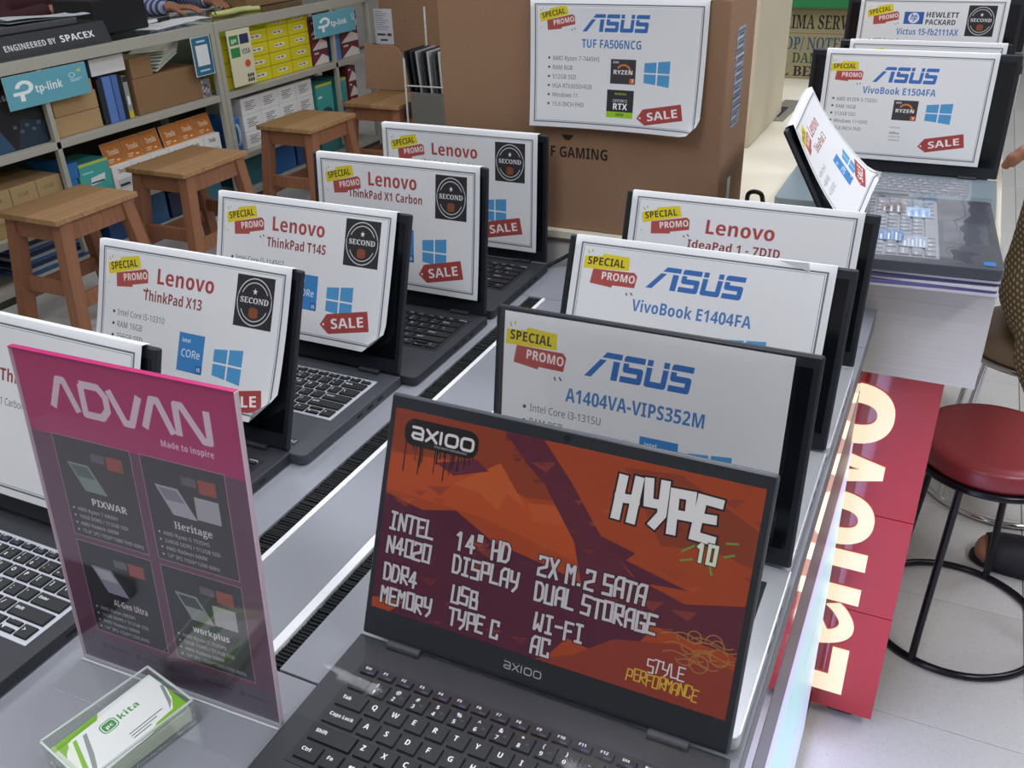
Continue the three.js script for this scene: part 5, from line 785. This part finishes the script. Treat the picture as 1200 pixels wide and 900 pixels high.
function person(label, J, cloth, hair, extra = {}) {
  const t = thing('person', label, 'person'), s = 1;
  const sh = J.neck.clone().lerp(J.hipC, 0.12), right = J.right.clone().normalize(), sL = sh.clone().addScaledVector(right, -0.165), sR = sh.clone().addScaledVector(right, 0.165), hL = J.hipC.clone().addScaledVector(right, -0.09), hR = J.hipC.clone().addScaledVector(right, 0.09), fwd = J.fwd.clone().normalize(), hc = J.neck.clone().add(V(0, 0.15, 0)).addScaledVector(fwd, 0.03);
  const arms = [[sL, J.eL, J.wL], [sR, J.eR, J.wR]], legs = [[hL, J.kL, J.aL], [hR, J.kR, J.aR]];
  const bones = [[J.hipC, sh, 0.125, 0.13], [sL, sR, 0.06, 0.06], [hL, hR, 0.11, 0.11], [J.neck.clone().add(V(0, -0.04, 0)), hc, 0.055, 0.05], [hc.clone().add(V(0, -0.03, 0)).addScaledVector(fwd, 0.02), hc.clone().add(V(0, 0.06, 0)), 0.07, 0.088], [hc.clone().addScaledVector(fwd, 0.09), hc.clone().add(V(0, 0.03, 0)).addScaledVector(fwd, 0.085), 0.014, 0.01]];
  for (const [a, b, c] of arms) bones.push([a, b, 0.052, 0.042], [b, c, 0.04, 0.026]);
  for (const [a, b, c] of legs) bones.push([a, b, 0.085, 0.058], [b, c, 0.054, 0.036]);
  const toes = [[J.aL, J.tL], [J.aR, J.tR]]; for (const [a, b] of toes) { const heel = a.clone().lerp(b, -0.15); heel.y = 0.045; bones.push([a, heel, 0.036, 0.034], [heel, b, 0.034, 0.022]); const dirT = b.clone().sub(heel).setY(0).normalize(), side = dirT.clone().cross(V(0, 1, 0)); for (let i = 0; i < 5; i++) { const o = b.clone().addScaledVector(side, (i - 2) * 0.017); bones.push([o.clone().addScaledVector(dirT, -0.03), o.clone().addScaledVector(dirT, 0.02 - Math.abs(i - 1.5) * 0.006).setY(0.034), 0.013, 0.011]); } }
  const parts = [field(bones, 0.035, 0.0125)];
  for (const h of J.hands ?? []) parts.push(handGeo(...h));
  mesh('body', mergeGeometries(parts), M.skin, t);
  const cb = [[J.hipC, sh, 0.145, 0.145], [sL, sR, 0.078, 0.078], [hL, hR, 0.13, 0.13]]; for (const [a, b, c] of arms) cb.push([a, b, 0.068, 0.058], [b, b.clone().lerp(c, extra.sleeve ?? 0.75), 0.056, 0.046]);
  mesh('top', field(cb, 0.04, 0.014), cloth, t);
  const tb = [[hL, hR, 0.137, 0.137]]; for (const [a, b, c] of legs) tb.push([a, b, 0.105, 0.08], [b, b.clone().lerp(c, extra.hem ?? 0.9), 0.075, 0.06]);
  mesh('trousers', field(tb, 0.05, 0.014), extra.trousers ?? std(0x23252c, 0.8), t);
  mesh('hair', field([[hc.clone().add(V(0, 0.085, 0)).addScaledVector(fwd, -0.02), hc.clone().add(V(0, 0.0, 0)).addScaledVector(fwd, -0.055), 0.088, 0.07]], 0.02, 0.01), hair, t);
  for (const e of [-1, 1]) mesh('eye', new THREE.SphereGeometry(0.009, 12, 8), std(0x1a1614, 0.3), t, hc.clone().add(V(0, 0.045, 0)).addScaledVector(fwd, 0.088).addScaledVector(right, e * 0.032).toArray());
  if (extra.shoes) for (const [a, b] of toes) { const heel = a.clone().lerp(b, -0.15); const dirT = b.clone().sub(heel).setY(0).normalize(), ang = Math.atan2(dirT.x, dirT.z), len = Math.hypot(b.x - heel.x, b.z - heel.z) + 0.09, mid = heel.clone().lerp(b, 0.5); mesh('sandal', (() => { const sh2 = new THREE.Shape(); sh2.absellipse(0, 0, 0.05, len / 2, 0, Math.PI * 2); return new THREE.ExtrudeGeometry(sh2, { depth: 0.014, bevelEnabled: true, bevelSize: 0.003, bevelThickness: 0.003, bevelSegments: 2, curveSegments: 20 }).rotateX(Math.PI / 2).rotateY(Math.PI + ang).translate(0, 0.0175, 0); })(), extra.shoes, t, [mid.x, 0, mid.z]); const st = mid.clone().addScaledVector(dirT, 0.032), sd = dirT.clone().cross(V(0, 1, 0)); mesh('strap', (() => { const g = new THREE.TorusGeometry(0.05, 0.01, 8, 24, Math.PI).scale(1, 1.0, 7); return g.rotateY(ang); })(), extra.shoes, t, [st.x, 0.022, st.z]); }
  return t;
}
const hairMat = std(0x17120f, 0.6);
{
  // seated on the tan stool at the right, one hand on the edge of the cream counter, a foot forward
  const dotted = std(0xffffff, 0.8, { map: (() => { const t = tex(256, 256, (g, W, H) => { g.fillStyle = '#7a6648'; g.fillRect(0, 0, W, H); g.fillStyle = '#cfc3a4'; for (let y = 0; y < 16; y++) for (let x = 0; x < 16; x++) { g.beginPath(); g.arc(x * 16 + (y % 2) * 8 + 4, y * 16 + 8, 4.6, 0, 7); g.fill(); } }); t.repeat.set(5, 5); return t; })() });
  const hipC = V(0.31, 0.6, -2.45), tip = atY(1181, 176, C + 0.02);
  const wrist = V(0.24, C + 0.075, -2.03);
  person('seated person in a dotted brown dress with a hand at the cream counter', {
    hipC, neck: V(0.33, 1.09, -2.42), right: V(0, 0, -1), fwd: V(-1, 0, 0), eL: V(0.37, 0.86, -2.12), wL: wrist, eR: V(0.56, 0.84, -2.68), wR: V(0.48, 0.66, -2.86), kL: V(0.3, 0.52, -2.2), aL: V(0.41, 0.1, -2.09), tL: V(0.262, 0.032, -2.085), kR: V(0.5, 0.5, -2.7), aR: V(0.56, 0.1, -2.75), tR: V(0.42, 0.032, -2.78),
    hands: [[wrist, V(-1, -0.18, -0.2), V(0, -1, 0), -1, 0.55], [V(0.48, 0.66, -2.86), V(-0.7, -0.3, -0.3), V(0, -1, 0), 1, 0.5]],
  }, dotted, hairMat, { shoes: std(0x1d1b24, 0.6), trousers: dotted, sleeve: 0.55, hem: 0.55 });
  const stripes = std(0xffffff, 0.8, { map: (() => { const t = tex(128, 128, (g, W, H) => { g.fillStyle = '#8f98b4'; g.fillRect(0, 0, W, H); g.fillStyle = '#3d4870'; for (let i = 0; i < 4; i++) g.fillRect(i * 32, 0, 14, H); g.fillStyle = '#c3c8d6'; for (let i = 0; i < 4; i++) g.fillRect(i * 32 + 20, 0, 4, H); }); t.repeat.set(10, 4); return t; })() });
  const seated = (label, z, cloth, w1, w2, extra) => person(label, {
    hipC: V(-4.45, 0.62, z), neck: V(-4.4, 1.13, z), right: V(0, 0, 1), fwd: V(1, 0, 0), eL: V(-4.28, 0.99, z - 0.26), wL: w1, eR: V(-4.28, 0.99, z + 0.26), wR: w2, kL: V(-4.1, 0.6, z - 0.12), aL: V(-4.08, 0.1, z - 0.12), tL: V(-4.02, 0.032, z - 0.12), kR: V(-4.1, 0.6, z + 0.12), aR: V(-4.1, 0.1, z + 0.12), tR: V(-4.04, 0.032, z + 0.12),
    hands: [[w1, V(1, 0, 0.4), V(0, -1, 0), 1, 0.4], [w2, V(1, 0, -0.4), V(0, -1, 0), -1, 0.4]],
  }, cloth, hairMat, extra);
  seated('person in a dark maroon top behind the counter with the long black box', -3.45, std(0x3a1620, 0.85), V(-4.1, LTOP + 0.06, -3.66), V(-4.1, LTOP + 0.1, -3.38), {});
  seated('person in a blue striped shirt behind the glass counter', -4.22, stripes, V(-4.02, LTOP + 0.035, -4.36), V(-4.02, LTOP + 0.035, -4.06), {});
  for (const z of [-3.45, -4.22]) { const t = thing('office_stool', z > -3.8 ? 'black padded stool under the person in the dark maroon top' : 'black padded stool under the person in the striped shirt', 'stool', [-4.47, 0, z]); mesh('seat', new THREE.CylinderGeometry(0.17, 0.16, 0.06, 28), M.blackPlastic, t, [0, 0.46, 0]); mesh('column', new THREE.CylinderGeometry(0.025, 0.025, 0.42, 14), M.chrome, t, [0, 0.225, 0]); mesh('base', new THREE.CylinderGeometry(0.18, 0.2, 0.02, 28), M.chrome, t, [0, 0.01, 0]); }
}
renderer.render(scene, camera);
